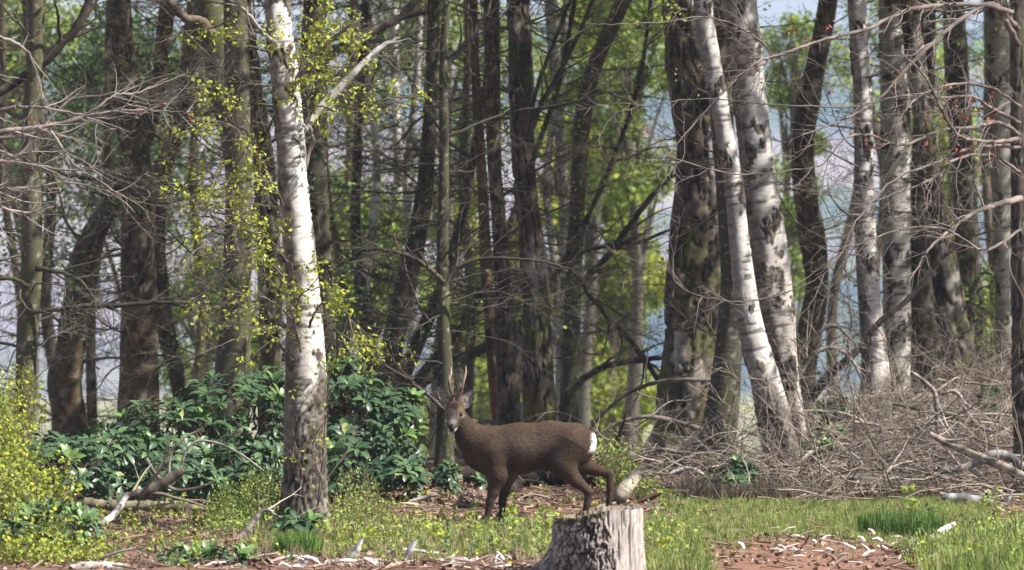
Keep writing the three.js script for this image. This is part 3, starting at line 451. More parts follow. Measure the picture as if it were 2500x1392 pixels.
// the oak at the right edge, its bare boughs reaching in
tree({ name: 'oak_tree', label: 'dark oak with withered red leaves, its bare boughs reaching left across the birches', d: 43.5, q: 2, seed: 13, bark: 'rough', o: { moss: 0.02, lichen: -0.2, c: [0.12, 0.095, 0.08] },
  pts: [[2508, 1120, 66], [2500, 950, 58], [2494, 760, 50], [2490, 560, 44], [2488, 380, 42], [2486, 200, 40], [2484, 60, 38], [2482, -40, 36]], limbs: { n: 0 },
  extra(T, c) {
    const O = { col: [0.17, 0.135, 0.12], dens: 8, tl: [0.2, 0.65], td: 9, wig: 0.55, rmin: 0.0022 }, R = [];
    const rl = leavesOn(R, 'rust', 0.055, 0.12, 0.06), B = (d, l, o = {}) => limb(T, c, d, l, { ...O, tip: rl, ...o });
    B(43.2, [[2484, 70, 17.7], [2440, 20, 16.3, -0.3], [2405, -30, 13.6, -0.5]]);
    B(43, [[2486, 110, 16.3], [2452, 45, 15, -0.2], [2425, 10, 13.6, -0.4], [2330, 60, 10.9, -0.8], [2210, 170, 8.8, -1.2], [2130, 255, 6.1, -1.5], [2040, 300, 4.2, -1.8], [1960, 330, 2.5, -2]]);
    B(42.8, [[2470, 30, 13.6], [2380, 10, 11.6, -0.4], [2240, 20, 10.9, -0.7], [2190, 35, 9.5, -0.9], [2120, 70, 8.2, -1.1], [2000, 100, 6.8, -1.4], [1890, 138, 6.8, -1.6], [1850, 150, 5.1, -1.8], [1760, 230, 4.2, -2], [1640, 370, 3.4, -2.2], [1600, 430, 2.5, -2.3], [1540, 450, 1.7, -2.4]], { dens: 6 });
    B(42.8, [[1890, 138, 6, -1.6], [1850, 95, 6, -1.7], [1800, 65, 5.1, -1.8], [1720, 42, 4.2, -1.9], [1640, 52, 3.4, -2], [1500, 60, 2.5, -2.1], [1440, 58, 1.7, -2.2]], { dens: 5 });
    B(42.8, [[2488, 330, 12.2], [2440, 300, 9.5, -0.4], [2380, 310, 8.2, -0.8], [2290, 320, 6.8, -1.2], [2200, 355, 6.8, -1.5], [2120, 330, 5.1, -1.8], [2060, 340, 4.2, -2], [2010, 400, 2.5, -2.1], [1960, 412, 2.5, -2.2], [1800, 425, 3.4, -2.3], [1700, 405, 2.5, -2.4], [1620, 375, 1.7, -2.4]], { dens: 7 });
    B(42.6, [[2489, 340, 12.2], [2420, 345, 9.5, -0.5], [2340, 330, 7.5, -0.9], [2300, 270, 6.8, -1.2], [2260, 190, 5.1, -1.4], [2200, 130, 3.4, -1.5]], { dens: 10 });
    B(42.9, [[2490, 300, 10.9], [2430, 270, 8.8, -0.3], [2370, 235, 6.8, -0.7], [2300, 240, 6.8, -1.0], [2200, 235, 5.1, -1.4], [2080, 260, 4.2, -1.7], [1900, 255, 3.4, -2], [1700, 242, 2.5, -2.2], [1560, 262, 2.5, -2.3], [1500, 275, 1.7, -2.4]], { dens: 6 });
    B(42.9, [[2490, 420, 9.5], [2420, 380, 8.2, -0.4], [2330, 390, 6.8, -0.8], [2270, 440, 6.8, -1.1], [2190, 470, 5.1, -1.4], [2100, 500, 3.4, -1.6], [2010, 470, 2.5, -1.8]], { dens: 9 });
    B(43, [[2492, 485, 17.7], [2430, 500, 13.6, -0.3], [2370, 525, 10.2, -0.6], [2310, 570, 7.5, -0.9], [2260, 620, 6, -1.2], [2220, 690, 3.4, -1.4]], { dens: 8 });
    B(42.8, [[2491, 260, 8.2], [2420, 215, 6.8, -0.4], [2330, 205, 6.8, -0.8], [2240, 240, 5.1, -1.2], [2180, 310, 3.4, -1.5]], { dens: 11 });
    B(42.7, [[2490, 360, 8.2], [2380, 360, 6.8, -0.6], [2280, 400, 6.8, -1], [2180, 440, 5.1, -1.4], [2090, 540, 4.2, -1.7], [2040, 640, 3.4, -1.9], [1960, 700, 2.5, -2], [1830, 735, 3.4, -2.1], [1740, 730, 3.4, -2.2], [1660, 700, 2.5, -2.3], [1620, 640, 1.7, -2.4]], { dens: 6 });
    B(42.7, [[2492, 560, 7.5], [2400, 610, 6.8, -0.6], [2310, 560, 5.1, -1], [2200, 560, 4.2, -1.4], [2080, 600, 3.4, -1.7], [2000, 600, 1.7, -1.9]], { dens: 9 });
    scatter(T, 'withered_leaves', G.dead, M.leaf, R);
    // clumps of red leaves left on the twigs
    const W = [], rw = RNG(5); for (const [x, y] of [[2290, 270], [2330, 255], [2370, 250], [2390, 265], [2310, 290], [2350, 290], [2410, 240], [2420, 290], [2340, 365], [2375, 355], [2345, 370], [2025, 62], [1940, 68], [1975, 98], [2235, 15], [2210, 180], [1578, 322], [2025, 215], [2160, 345], [2130, 350], [2310, 205], [2260, 355], [2430, 360]])
      for (let k = 0; k < 6; k++) W.push({ p: at(x + rw.r(-14, 14), y + rw.r(-12, 12), 42 + rw.r(-0.3, 0.3)), q: turned(V(rw.r(-1, 1), rw.r(-1.2, 0.3), rw.r(-1, 1)).normalize(), rw() * 6), s: rw.r(0.028, 0.05), c: pick(rw, 'rust') });
    scatter(T, 'withered_leaves', G.dead, M.leaf, W);
  } });
// an oak just out of the picture, its pale twigs reaching in from the left
tree({ name: 'oak_tree', label: 'oak at the clearing edge whose pale bare twigs reach in over the mossy thin trunk', d: 37.5, q: 0, seed: 14, bark: 'rough', pts: [[-420, 1300, 110], [-400, 900, 90], [-390, 500, 84], [-380, 0, 76]], limbs: { n: 0 },
  extra(T, c) {
    const O = { col: [0.30, 0.245, 0.225], dens: 8, tl: [0.15, 0.5], td: 8, wig: 0.5, rmin: 0.002 }, R = [], rl = leavesOn(R, 'rust', 0.05, 0.06, 0.05), B = (l, o = {}) => limb(T, c, 37.5, l, { ...O, tip: rl, ...o });
    B([[-380, 420, 34], [-200, 350, 24], [-60, 330, 16], [60, 315, 12], [150, 300, 9], [250, 275, 7], [330, 268, 5], [400, 272, 4], [465, 274, 2]]);
    B([[-60, 330, 13], [30, 335, 11], [100, 320, 9], [180, 290, 7], [240, 262, 6], [280, 232, 5], [330, 228, 4], [410, 190, 2]]);
    B([[-390, 300, 26], [-200, 290, 16], [-40, 280, 10], [40, 262, 8], [130, 268, 7], [220, 285, 5], [290, 292, 3], [340, 288, 2]]);
    B([[-390, 560, 30], [-200, 430, 18], [-40, 390, 11], [60, 400, 8], [180, 415, 5], [260, 400, 3]]);
    B([[-390, 600, 28], [-200, 520, 16], [-50, 465, 10], [60, 460, 8], [160, 445, 5], [240, 460, 3], [290, 480, 2]]);
    B([[-60, 330, 10], [40, 380, 8], [110, 310, 6], [180, 400, 5], [250, 445, 4], [330, 520, 2]]);
    B([[-390, 120, 26], [-150, 60, 16], [0, 90, 9], [70, 130, 6], [95, 200, 4], [120, 270, 3]], { dens: 5 });
    B([[-390, 700, 26], [-180, 560, 14], [-40, 500, 9], [60, 520, 6], [130, 505, 3]]);
    for (let k = 0; k < 14; k++) { const q = c.rng; R.push({ p: at([45, 40, 20, 75, 400, 455, 30, 60][k % 8] + q.r(-12, 12), [258, 265, 300, 285, 258, 276, 395, 250][k % 8] + q.r(-10, 10), 37.2), q: turned(V(q.r(-1, 1), -0.6, q.r(-1, 1)).normalize(), q() * 6), s: q.r(0.03, 0.05), c: pick(q, 'rust') }); }
    scatter(T, 'withered_leaves', G.dead, M.leaf, R);
  } });
// left side
tree({ name: 'mossy_tree', label: 'thin mossy trunk near the yellow-green shrub, pale birch-like bark higher up', d: 44, q: 2, seed: 20, bark: 'smooth', o: { moss: 0.42, c: [0.12, 0.10, 0.075] },
  pts: [[62, 1010, 52], [62, 900, 50], [70, 760, 54], [78, 620, 52], [76, 480, 50], [74, 330, 44], [84, 180, 44], [88, 60, 44], [86, -40, 42]], limbs: { n: 13, y0: 1, len: [0.6, 1.7] }, tc: [0.10, 0.09, 0.07],
  extra(T, c) { limb(T, c, 44, [[80, 170, 20], [30, 205, 24], [-40, 250, 26]], { col: DARK, dens: 3 }); limb(T, c, 44, [[100, 160, 22], [150, 105, 23], [185, 70, 22], [215, 10, 20], [240, -50, 19]], { col: DARK, dens: 5 });
    limb(T, c, 43.8, [[75, 765, 10], [180, 750, 11], [300, 744, 11], [420, 738, 8], [540, 742, 4]], { col: [0.05, 0.043, 0.026], dens: 8 }); limb(T, c, 43.8, [[85, 655, 13], [150, 665, 12], [200, 690, 10], [240, 740, 7], [290, 760, 4]], { col: [0.055, 0.05, 0.028], dens: 8 });
    limb(T, c, 43.8, [[70, 700, 12], [30, 680, 10], [-40, 690, 10]], { col: MOSSY }); } });
tree({ name: 'red_barked_tree', label: 'reddish dark trunk with a crooked base left of the double trunk', d: 52, q: 2, seed: 21, bark: 'rough', o: { red: 0.35, moss: 0.22 }, lump: 0.14,
  pts: [[166, 1030, 84], [158, 930, 84], [174, 840, 74], [184, 740, 66], [196, 650, 62], [218, 590, 56], [262, 510, 54], [310, 430, 50], [350, 340, 46], [376, 240, 42], [400, 100, 40], [410, -40, 36]], limbs: { n: 14, leaf: 'mid', per: 1.3, size: 0.055, spread: 0.16, len: [0.7, 2.0], thick: [0.008, 0.016] }, tc: DARK });
tree({ name: 'red_barked_tree', label: 'broad trunk of two fused stems, rust-red low down, behind the rhododendron', d: 50, q: 2, seed: 22, bark: 'rough', o: { red: 0.4, moss: 0.2 }, lump: 0.12,
  pts: [[338, 1040, 104], [338, 900, 94], [340, 760, 92], [338, 620, 86], [336, 480, 84], [324, 340, 74], [308, 200, 62], [296, 80, 56], [290, -40, 54]], limbs: { n: 16, leaf: 'mid', per: 1.3, size: 0.055, spread: 0.16, len: [0.7, 2.0] }, tc: DARK });
tree({ name: 'dark_tree', label: 'thin leaning dark trunk rising behind the fused double trunk', d: 54, q: 1, seed: 23, bark: 'rough', o: { red: 0.3 },
  pts: [[440, 960, 44], [400, 780, 46], [382, 600, 46], [390, 440, 44], [430, 320, 40], [452, 200, 38], [468, 60, 34], [474, -40, 32]], limbs: { n: 14, leaf: 'mid', per: 1.3, size: 0.055, spread: 0.16, len: [0.6, 1.8] }, tc: DARK });
tree({ name: 'grey_tree', label: 'smooth grey-brown trunk standing straight left of the big white birch', d: 44.5, q: 3, seed: 24, bark: 'smooth', o: { moss: 0.12, c: [0.105, 0.088, 0.07] },
  pts: [[556, 990, 84], [562, 880, 74], [572, 760, 66], [578, 620, 66], [582, 480, 64], [580, 340, 62], [578, 200, 62], [576, 80, 60], [574, -40, 58]], limbs: { n: 10, len: [0.6, 1.7], side: 3, arc: 3.6 }, tc: BROWN });
tree({ name: 'mossy_tree', label: 'green mossy trunk slanting down into the smooth grey-brown trunk', d: 45.2, q: 2, seed: 25, bark: 'smooth', o: { moss: 0.62 },
  pts: [[584, 990, 50], [588, 700, 50], [586, 480, 54], [572, 360, 62], [552, 250, 66], [534, 150, 70], [518, 60, 72], [506, -40, 72]], limbs: { n: 8, y0: 2, len: [0.6, 1.6] }, tc: MOSSY,
  extra(T, c) { limb(T, c, 45, [[520, 85, 26], [490, 52, 23], [462, 48, 22], [430, 25, 21], [400, -20, 19]], { col: [0.15, 0.11, 0.08], dens: 4 }); } });
tree({ name: 'mossy_tree', label: 'olive mossy trunk with a pale streak squeezed between the grey-brown trunk and birch', d: 47, q: 2, seed: 26, bark: 'old', o: {},
  pts: [[660, 1000, 60], [658, 760, 56], [655, 600, 54], [650, 480, 52], [636, 340, 50], [618, 200, 48], [604, 60, 44], [598, -40, 42]], limbs: { n: 10, len: [0.6, 1.6] }, tc: MOSSY });
tree({ name: 'dark_tree', label: 'dark trunk showing directly behind the big white birch', d: 47, q: 2, seed: 27, bark: 'rough', o: { moss: 0.05, c: [0.10, 0.082, 0.066] },
  pts: [[792, 1000, 62], [790, 800, 58], [780, 640, 58], [772, 480, 60], [764, 300, 60], [762, 150, 60], [768, 40, 58], [770, -40, 58]], limbs: { n: 12, leaf: 'mid', per: 1.3, size: 0.055, spread: 0.16, len: [0.7, 2.0] }, tc: DARK,
  extra(T, c) { limb(T, c, 46.5, [[775, 170, 22], [820, 122, 24], [860, 108, 24], [930, 66, 22], [975, 44, 20], [1000, 18, 19], [1050, -30, 17]], { col: [0.12, 0.1, 0.08], dens: 5 }); } });
// middle: the leaning coppice
const COP = 'dark coppice stem leaning right in the fan of stems behind the deer';
tree({ name: 'coppice_tree', label: 'thickest dark stem of the leaning coppice behind the deer', d: 53, q: 2, seed: 30, bark: 'rough', o: { moss: 0.15, c: [0.09, 0.072, 0.056] }, pts: [[935, 1000, 59], [950, 890, 56], [975, 760, 54], [1005, 640, 50], [1032, 500, 45], [1045, 360, 37], [1052, 200, 32], [1058, 40, 29], [1060, -40, 27]], limbs: { n: 14, leaf: 'mid', per: 1.3, size: 0.055, spread: 0.16, len: [0.7, 1.9] }, tc: DARK });
[[[958, 1010, 32], [990, 910, 36], [1040, 790, 35], [1085, 680, 30], [1122, 560, 26], [1150, 420, 23], [1180, 250, 20], [1200, 100, 19], [1210, -40, 17]],
 [[990, 1000, 29], [1030, 920, 30], [1100, 830, 26], [1160, 740, 22], [1210, 640, 19], [1260, 500, 16], [1320, 340, 14], [1370, 180, 13], [1400, 20, 12], [1410, -40, 11]],
 [[970, 1010, 32], [1010, 950, 32], [1100, 890, 29], [1180, 850, 24], [1260, 800, 20], [1340, 700, 17], [1420, 560, 14], [1500, 380, 13], [1560, 200, 12], [1590, -20, 10]],
 [[925, 1000, 36], [905, 860, 32], [880, 700, 29], [868, 540, 27], [872, 380, 24], [880, 200, 22], [890, 40, 20], [892, -40, 19]],
].forEach((pts, k) => tree({ name: 'coppice_tree', label: ['second dark coppice stem, leaning right beside the thickest one', 'middle stem of the leaning coppice, bowed right behind the deer antlers', 'lowest stem of the leaning coppice, swept far right above the deer', 'upright dark stem at the left of the leaning coppice'][k], d: 53.6 + 0.5 * k, q: 1, seed: 31 + k, bark: 'rough', o: { moss: 0.2, c: [0.08, 0.065, 0.05] }, up: 3, pts, limbs: { n: 9, len: [0.5, 1.5], leaf: k % 2 ? 'mid' : 'lime', per: 1, size: 0.05, spread: 0.15 }, tc: DARK }));
tree({ name: 'dark_tree', label: 'slim black-green trunk rising directly behind the deer head', d: 44, q: 2, seed: 36, bark: 'smooth', o: { moss: 0.2, c: [0.045, 0.04, 0.03] }, flare: 0.2,
  pts: [[1080, 1178, 50], [1086, 1060, 44], [1086, 930, 40], [1084, 800, 34], [1080, 660, 29], [1082, 520, 27], [1084, 380, 25], [1083, 240, 23], [1084, 120, 21], [1092, 0, 19], [1094, -40, 18]], limbs: { n: 13, y0: 1.6, len: [0.5, 1.6], thick: [0.007, 0.011] }, tc: [0.05, 0.043, 0.034],
  extra(T, c) { limb(T, c, 44, [[1080, 172, 14], [1110, 135, 14], [1140, 100, 12], [1170, 60, 10], [1190, 30, 7], [1200, -20, 5]], { col: [0.06, 0.05, 0.04], dens: 4 });
    limb(T, c, 43.8, [[1085, 690, 12], [1040, 650, 12], [980, 620, 9], [900, 610, 7], [820, 650, 4]], { col: DARK }); limb(T, c, 43.8, [[1085, 1000, 10], [1000, 930, 9], [930, 885, 7], [870, 840, 7], [800, 800, 4]], { col: DARK });
    limb(T, c, 43.8, [[1085, 700, 10], [1110, 660, 10], [1160, 635, 9], [1230, 630, 8], [1330, 640, 5], [1400, 660, 3]], { col: DARK }); } });
tree({ name: 'flaking_tree', label: 'narrow brown trunk with flaking edges left of the hollow-barked trunk', d: 50, q: 2, seed: 37, bark: 'rough', o: { red: 0.2, moss: 0.2, c: [0.15, 0.115, 0.09], lichen: 0.04 },
  pts: [[1244, 1060, 66], [1242, 950, 58], [1236, 840, 56], [1228, 700, 46], [1220, 560, 38], [1208, 420, 33], [1204, 280, 36], [1202, 130, 40], [1200, -40, 40]], limbs: { n: 13, len: [0.6, 1.7] }, tc: BROWN });
tree({ name: 'rust_barked_tree', label: 'rust-coloured trunk partly hidden behind the narrow flaking trunk', d: 52, q: 1, seed: 38, bark: 'rough', o: { red: 0.9 },
  pts: [[1216, 1040, 34], [1206, 900, 33], [1190, 700, 30], [1180, 500, 27], [1168, 300, 26], [1160, 150, 22], [1155, -40, 21]], limbs: { n: 12, len: [0.6, 1.6] }, tc: DARK });
tree({ name: 'hollow_barked_tree', label: 'tall dark trunk with split grey-brown bark standing behind the deer back', d: 49.5, q: 3, seed: 39, bark: 'old', flare: 0.2, lump: 0.05,
  pts: [[1322, 1060, 92], [1318, 950, 84], [1312, 850, 78], [1306, 720, 70], [1296, 600, 62], [1286, 500, 58], [1278, 380, 56], [1272, 260, 56], [1267, 120, 58], [1264, -40, 60]], limbs: { n: 11, len: [0.6, 1.6] }, tc: BROWN,
  extra(T, c) { limb(T, c, 49, [[1285, 330, 12], [1310, 220, 11], [1345, 120, 10], [1385, 20, 9], [1400, -40, 8]], { col: DARK }); limb(T, c, 49, [[1290, 330, 14], [1330, 240, 13], [1380, 150, 12], [1440, 20, 10], [1460, -40, 9]], { col: DARK, dens: 4 }); } });
tree({ name: 'grey_tree', label: 'grey trunk behind the deer rump that bends right near the top', d: 56, q: 2, seed: 40, bark: 'smooth', o: { moss: 0.2, c: [0.12, 0.10, 0.085] },
  pts: [[1388, 1060, 50], [1392, 900, 46], [1398, 740, 42], [1404, 600, 40], [1412, 460, 40], [1420, 320, 42], [1434, 220, 42], [1468, 120, 38], [1510, 30, 36], [1540, -40, 34]], limbs: { n: 12, len: [0.6, 1.7], leaf: 'lime', per: 0.7, size: 0.05 }, tc: BROWN,
  extra(T, c) { limb(T, c, 55, [[1405, 700, 14], [1470, 640, 16], [1530, 560, 15], [1600, 470, 13], [1640, 430, 9]], { col: DARK }); limb(T, c, 55, [[1360, 1010, 12], [1420, 930, 16], [1480, 895, 16], [1560, 880, 14], [1640, 870, 9]], { col: DARK, dens: 4 });
    limb(T, c, 55, [[1400, 660, 10], [1440, 720, 13], [1500, 790, 14], [1560, 860, 14], [1620, 950, 12]], { col: DARK, dens: 5 }); limb(T, c, 55, [[1405, 620, 9], [1480, 600, 12], [1560, 590, 10], [1640, 560, 6]], { col: DARK }); } });
tree({ name: 'birch_tree', label: 'pale slim birch seen between the hollow-barked trunk and the bending grey trunk', d: 60, q: 1, seed: 41, bark: 'birch', o: { rough: 0.2, white: 0.6, pink: 0.4, patch: -0.1 },
  pts: [[1368, 1040, 34], [1374, 850, 32], [1380, 650, 30], [1376, 450, 28], [1362, 250, 28], [1348, 100, 28], [1342, -40, 27]], limbs: { n: 10, len: [0.6, 1.6] }, tc: GREY });
// deeper in the wood
const rt = RNG(99);
[[30, 24], [122, 32], [240, 26], [480, 24], [700, 26], [842, 34], [1000, 26], [905, 24], [960, 28], [1140, 26], [822, 20], [2062, 28], [2300, 26], [1345, 24], [2420, 28], [2150, 26]].forEach(([x, w], k) => {
  const lean = rt.r(-90, 90), b = rt.r(-25, 25), d = rt.r(58, 82), white = [6, 7, 8, 13].includes(k);
  const where = x < 300 ? 'behind the mossy and reddish trunks' : x < 720 ? 'behind the smooth grey-brown trunk' : x < 1250 ? 'in the thicket between the big white birch and hollow-barked trunk' : x < 1600 ? 'before the bright green trees' : 'deep behind the brushwood';
  tree({ name: white ? 'birch_tree' : 'slim_tree', label: (white ? 'slim pale birch ' : 'slim dark bare tree ') + where, group: (white ? 'slim birches ' : 'slim bare trees ') + where, d, q: 0, seed: 60 + k, bark: white ? 'birch' : 'rough', o: white ? { rough: 0.4, white: 0.8, patch: -0.05 } : { red: rt.r(0, 0.3), moss: rt.r(0, 0.3) }, up: 4, upLimbs: 4, shade: 45,
    pts: [[x - lean * 0.4, 1040, w * 1.15], [x - lean * 0.1 + b, 740, w], [x + lean * 0.2 - b, 440, w * 0.85], [x + lean * 0.5, 180, w * 0.75], [x + lean * 0.7, -40, w * 0.65]],
    limbs: { n: 14, y0: 0.6, y1: 7, len: [0.7, 2.2], dens: [4, 5], parts: false, leaf: rt() < 0.75 ? (x > 1300 || rt() < 0.4 ? 'lime' : 'mid') : null, per: 1.1, size: 0.06, spread: 0.2, rmin: 0.003 }, tc: DARK });
});
// bright spring trees on the slope below
function leafyTree(name, label, px, d, row0, row1, rx, set, n, seed, group) {
  const rng = RNG(seed), x = (px - 1250) * d / FPX, z = 40 - d, y0 = groundY(x, z) - 0.2, top = EYE + (HROW - row0) * d / FPX, low = Math.max(y0 + 0.8, EYE + (HROW - row1) * d / FPX), R = rx * d / FPX, base = V(x, y0, z);
  const T = thing(name, label, 'tree', base, group); T.userData.org = base;
  const tk = new MB(), tp = []; for (let k = 0; k <= 8; k++) tp.push(V(x + 0.12 * Math.sin(k + seed), lerp(y0, lerp(low, top, 0.85), k / 8), z + 0.1 * Math.cos(k * 1.3)));
  tk.tube(tp, tp.map((p, k) => (0.16 - 0.016 * k)), 8, [0.09, 0.075, 0.06], 0.15); put(T, 'trunk', tk, M.twig);
  const cr = new MB(), L = [];
  const clumps = []; for (let k = 0; k < 26; k++) { const t = rng(), a = rng() * 6.283, w = R * Math.sin(Math.PI * clamp(0.12 + 0.8 * t)) * Math.sqrt(rng()); clumps.push(V(x + Math.cos(a) * w, lerp(low, top, t), z + Math.sin(a) * w)); }
  for (const q of clumps) { const k = clamp(Math.floor((q.y - y0) / (tp[8].y - y0) * 8) - 1, 0, 8); cr.tube(curve([tp[k], tp[k].clone().lerp(q, 0.5).add(V(0, 0.2, 0)), q], 6), [0.05, 0.045, 0.04, 0.03, 0.022, 0.015, 0.01], 5, [0.09, 0.075, 0.06]);
    const rr = R * rng.r(0.28, 0.5); for (let j = 0; j < n * 2.4 / 26; j++) { const u = V(rng() - 0.5, rng() - 0.5, rng() - 0.5).normalize(), s = rr * Math.pow(rng(), 0.45); L.push({ p: q.clone().addScaledVector(u, s).add(V(0, (rng() - 0.7) * rr, 0)), q: turned(V(rng.r(-1, 1), rng.r(-1.3, 0.5), rng.r(-1, 1)).normalize(), rng() * 6), s: rng.r(0.05, 0.12) * (set === 'yellow' || set === 'gold' ? 1.2 : 1), c: pick(rng, set) }); } }
  put(T, 'crown', cr, M.twig, 'stuff'); scatter(T, 'foliage', G.small, M.leaf, L); delete T.userData.org;
}
leafyTree('leafy_tree', 'brightest lime-green tree glowing beyond the deer rump', 1495, 100, 430, 1090, 150, 'gold', 12000, 1);
leafyTree('leafy_tree', 'low lime-green tree behind the leaning coppice stems', 1180, 120, 780, 1150, 130, 'gold', 8000, 2);
leafyTree('leafy_tree', 'lime-green sapling far below the narrow flaking trunk', 1262, 112, 520, 1000, 60, 'gold', 5000, 3);
leafyTree('leafy_tree', 'airy light green tree filling the gap above the deer rump', 1540, 84, -150, 480, 150, 'lime', 4200, 4);
leafyTree('leafy_tree', 'round yellow-green bush of a tree low behind the deer head', 1020, 130, 980, 1150, 60, 'yellow', 1800, 5);
leafyTree('leafy_tree', 'light green tree behind the twisting dark brown trunk', 1930, 92, 20, 700, 90, 'lime', 2200, 6);
leafyTree('leafy_tree', 'mid-green tree behind the fused double trunk', 330, 78, 60, 520, 260, 'mid', 5200, 7);
leafyTree('leafy_tree', 'mid-green tree low behind the big white birch', 900, 70, 480, 760, 130, 'lime', 3000, 8);
leafyTree('leafy_tree', 'mid-green tree high behind the thicket', 1080, 88, -200, 420, 240, 'lime', 3800, 9);
leafyTree('leafy_tree', 'green tree behind the smooth grey-brown trunk', 500, 90, 640, 1020, 160, 'lime', 3000, 10);
leafyTree('leafy_tree', 'green tree at the left behind the mossy thin trunk', 60, 84, -150, 420, 170, 'lime', 3200, 11);
leafyTree('leafy_tree', 'leafy tree deep behind the brown leaning trunk', 2330, 96, 300, 900, 130, 'yellow', 3000, 12);
leafyTree('leafy_tree', 'leafy tree high behind the red-leaved oak', 2200, 92, -150, 300, 200, 'lime', 2200, 13);

leafyTree('leafy_tree', 'yellow-green tree glimpsed between the hollow-barked trunk and the bending grey trunk', 1345, 98, 150, 760, 80, 'yellow', 2600, 14);
leafyTree('leafy_tree', 'pale green tree high behind the bending grey trunk', 1440, 90, -100, 420, 120, 'yellow', 2600, 15);
leafyTree('leafy_tree', 'soft green tree low between the big white birch and the coppice', 820, 104, 420, 900, 110, 'lime', 2600, 16);
leafyTree('leafy_tree', 'yellow-green tree behind the coppice stems at mid height', 1110, 100, 380, 820, 90, 'yellow', 2400, 17);
// unseen trees added outside the picture on its sunny side to shade the wood
[[2900, 46], [3150, 49], [2750, 52], [3050, 55], [3400, 52], [3300, 58], [2850, 60], [3600, 50], [3500, 62], [3900, 56]].forEach(([x, d], k) => tree({ name: 'slim_tree', label: 'unseen bare-stemmed tree added beyond the oak to shade the wood', group: 'shade trees added beyond the oak', d, q: 0, seed: 200 + k, bark: 'rough', up: 5.5, upLimbs: 5, shade: 150, pts: [[x, 1040, 60], [x + 20, 740, 52], [x - 10, 440, 46], [x + 15, 180, 42], [x, -40, 38]], limbs: { n: 0 }, tc: DARK }));
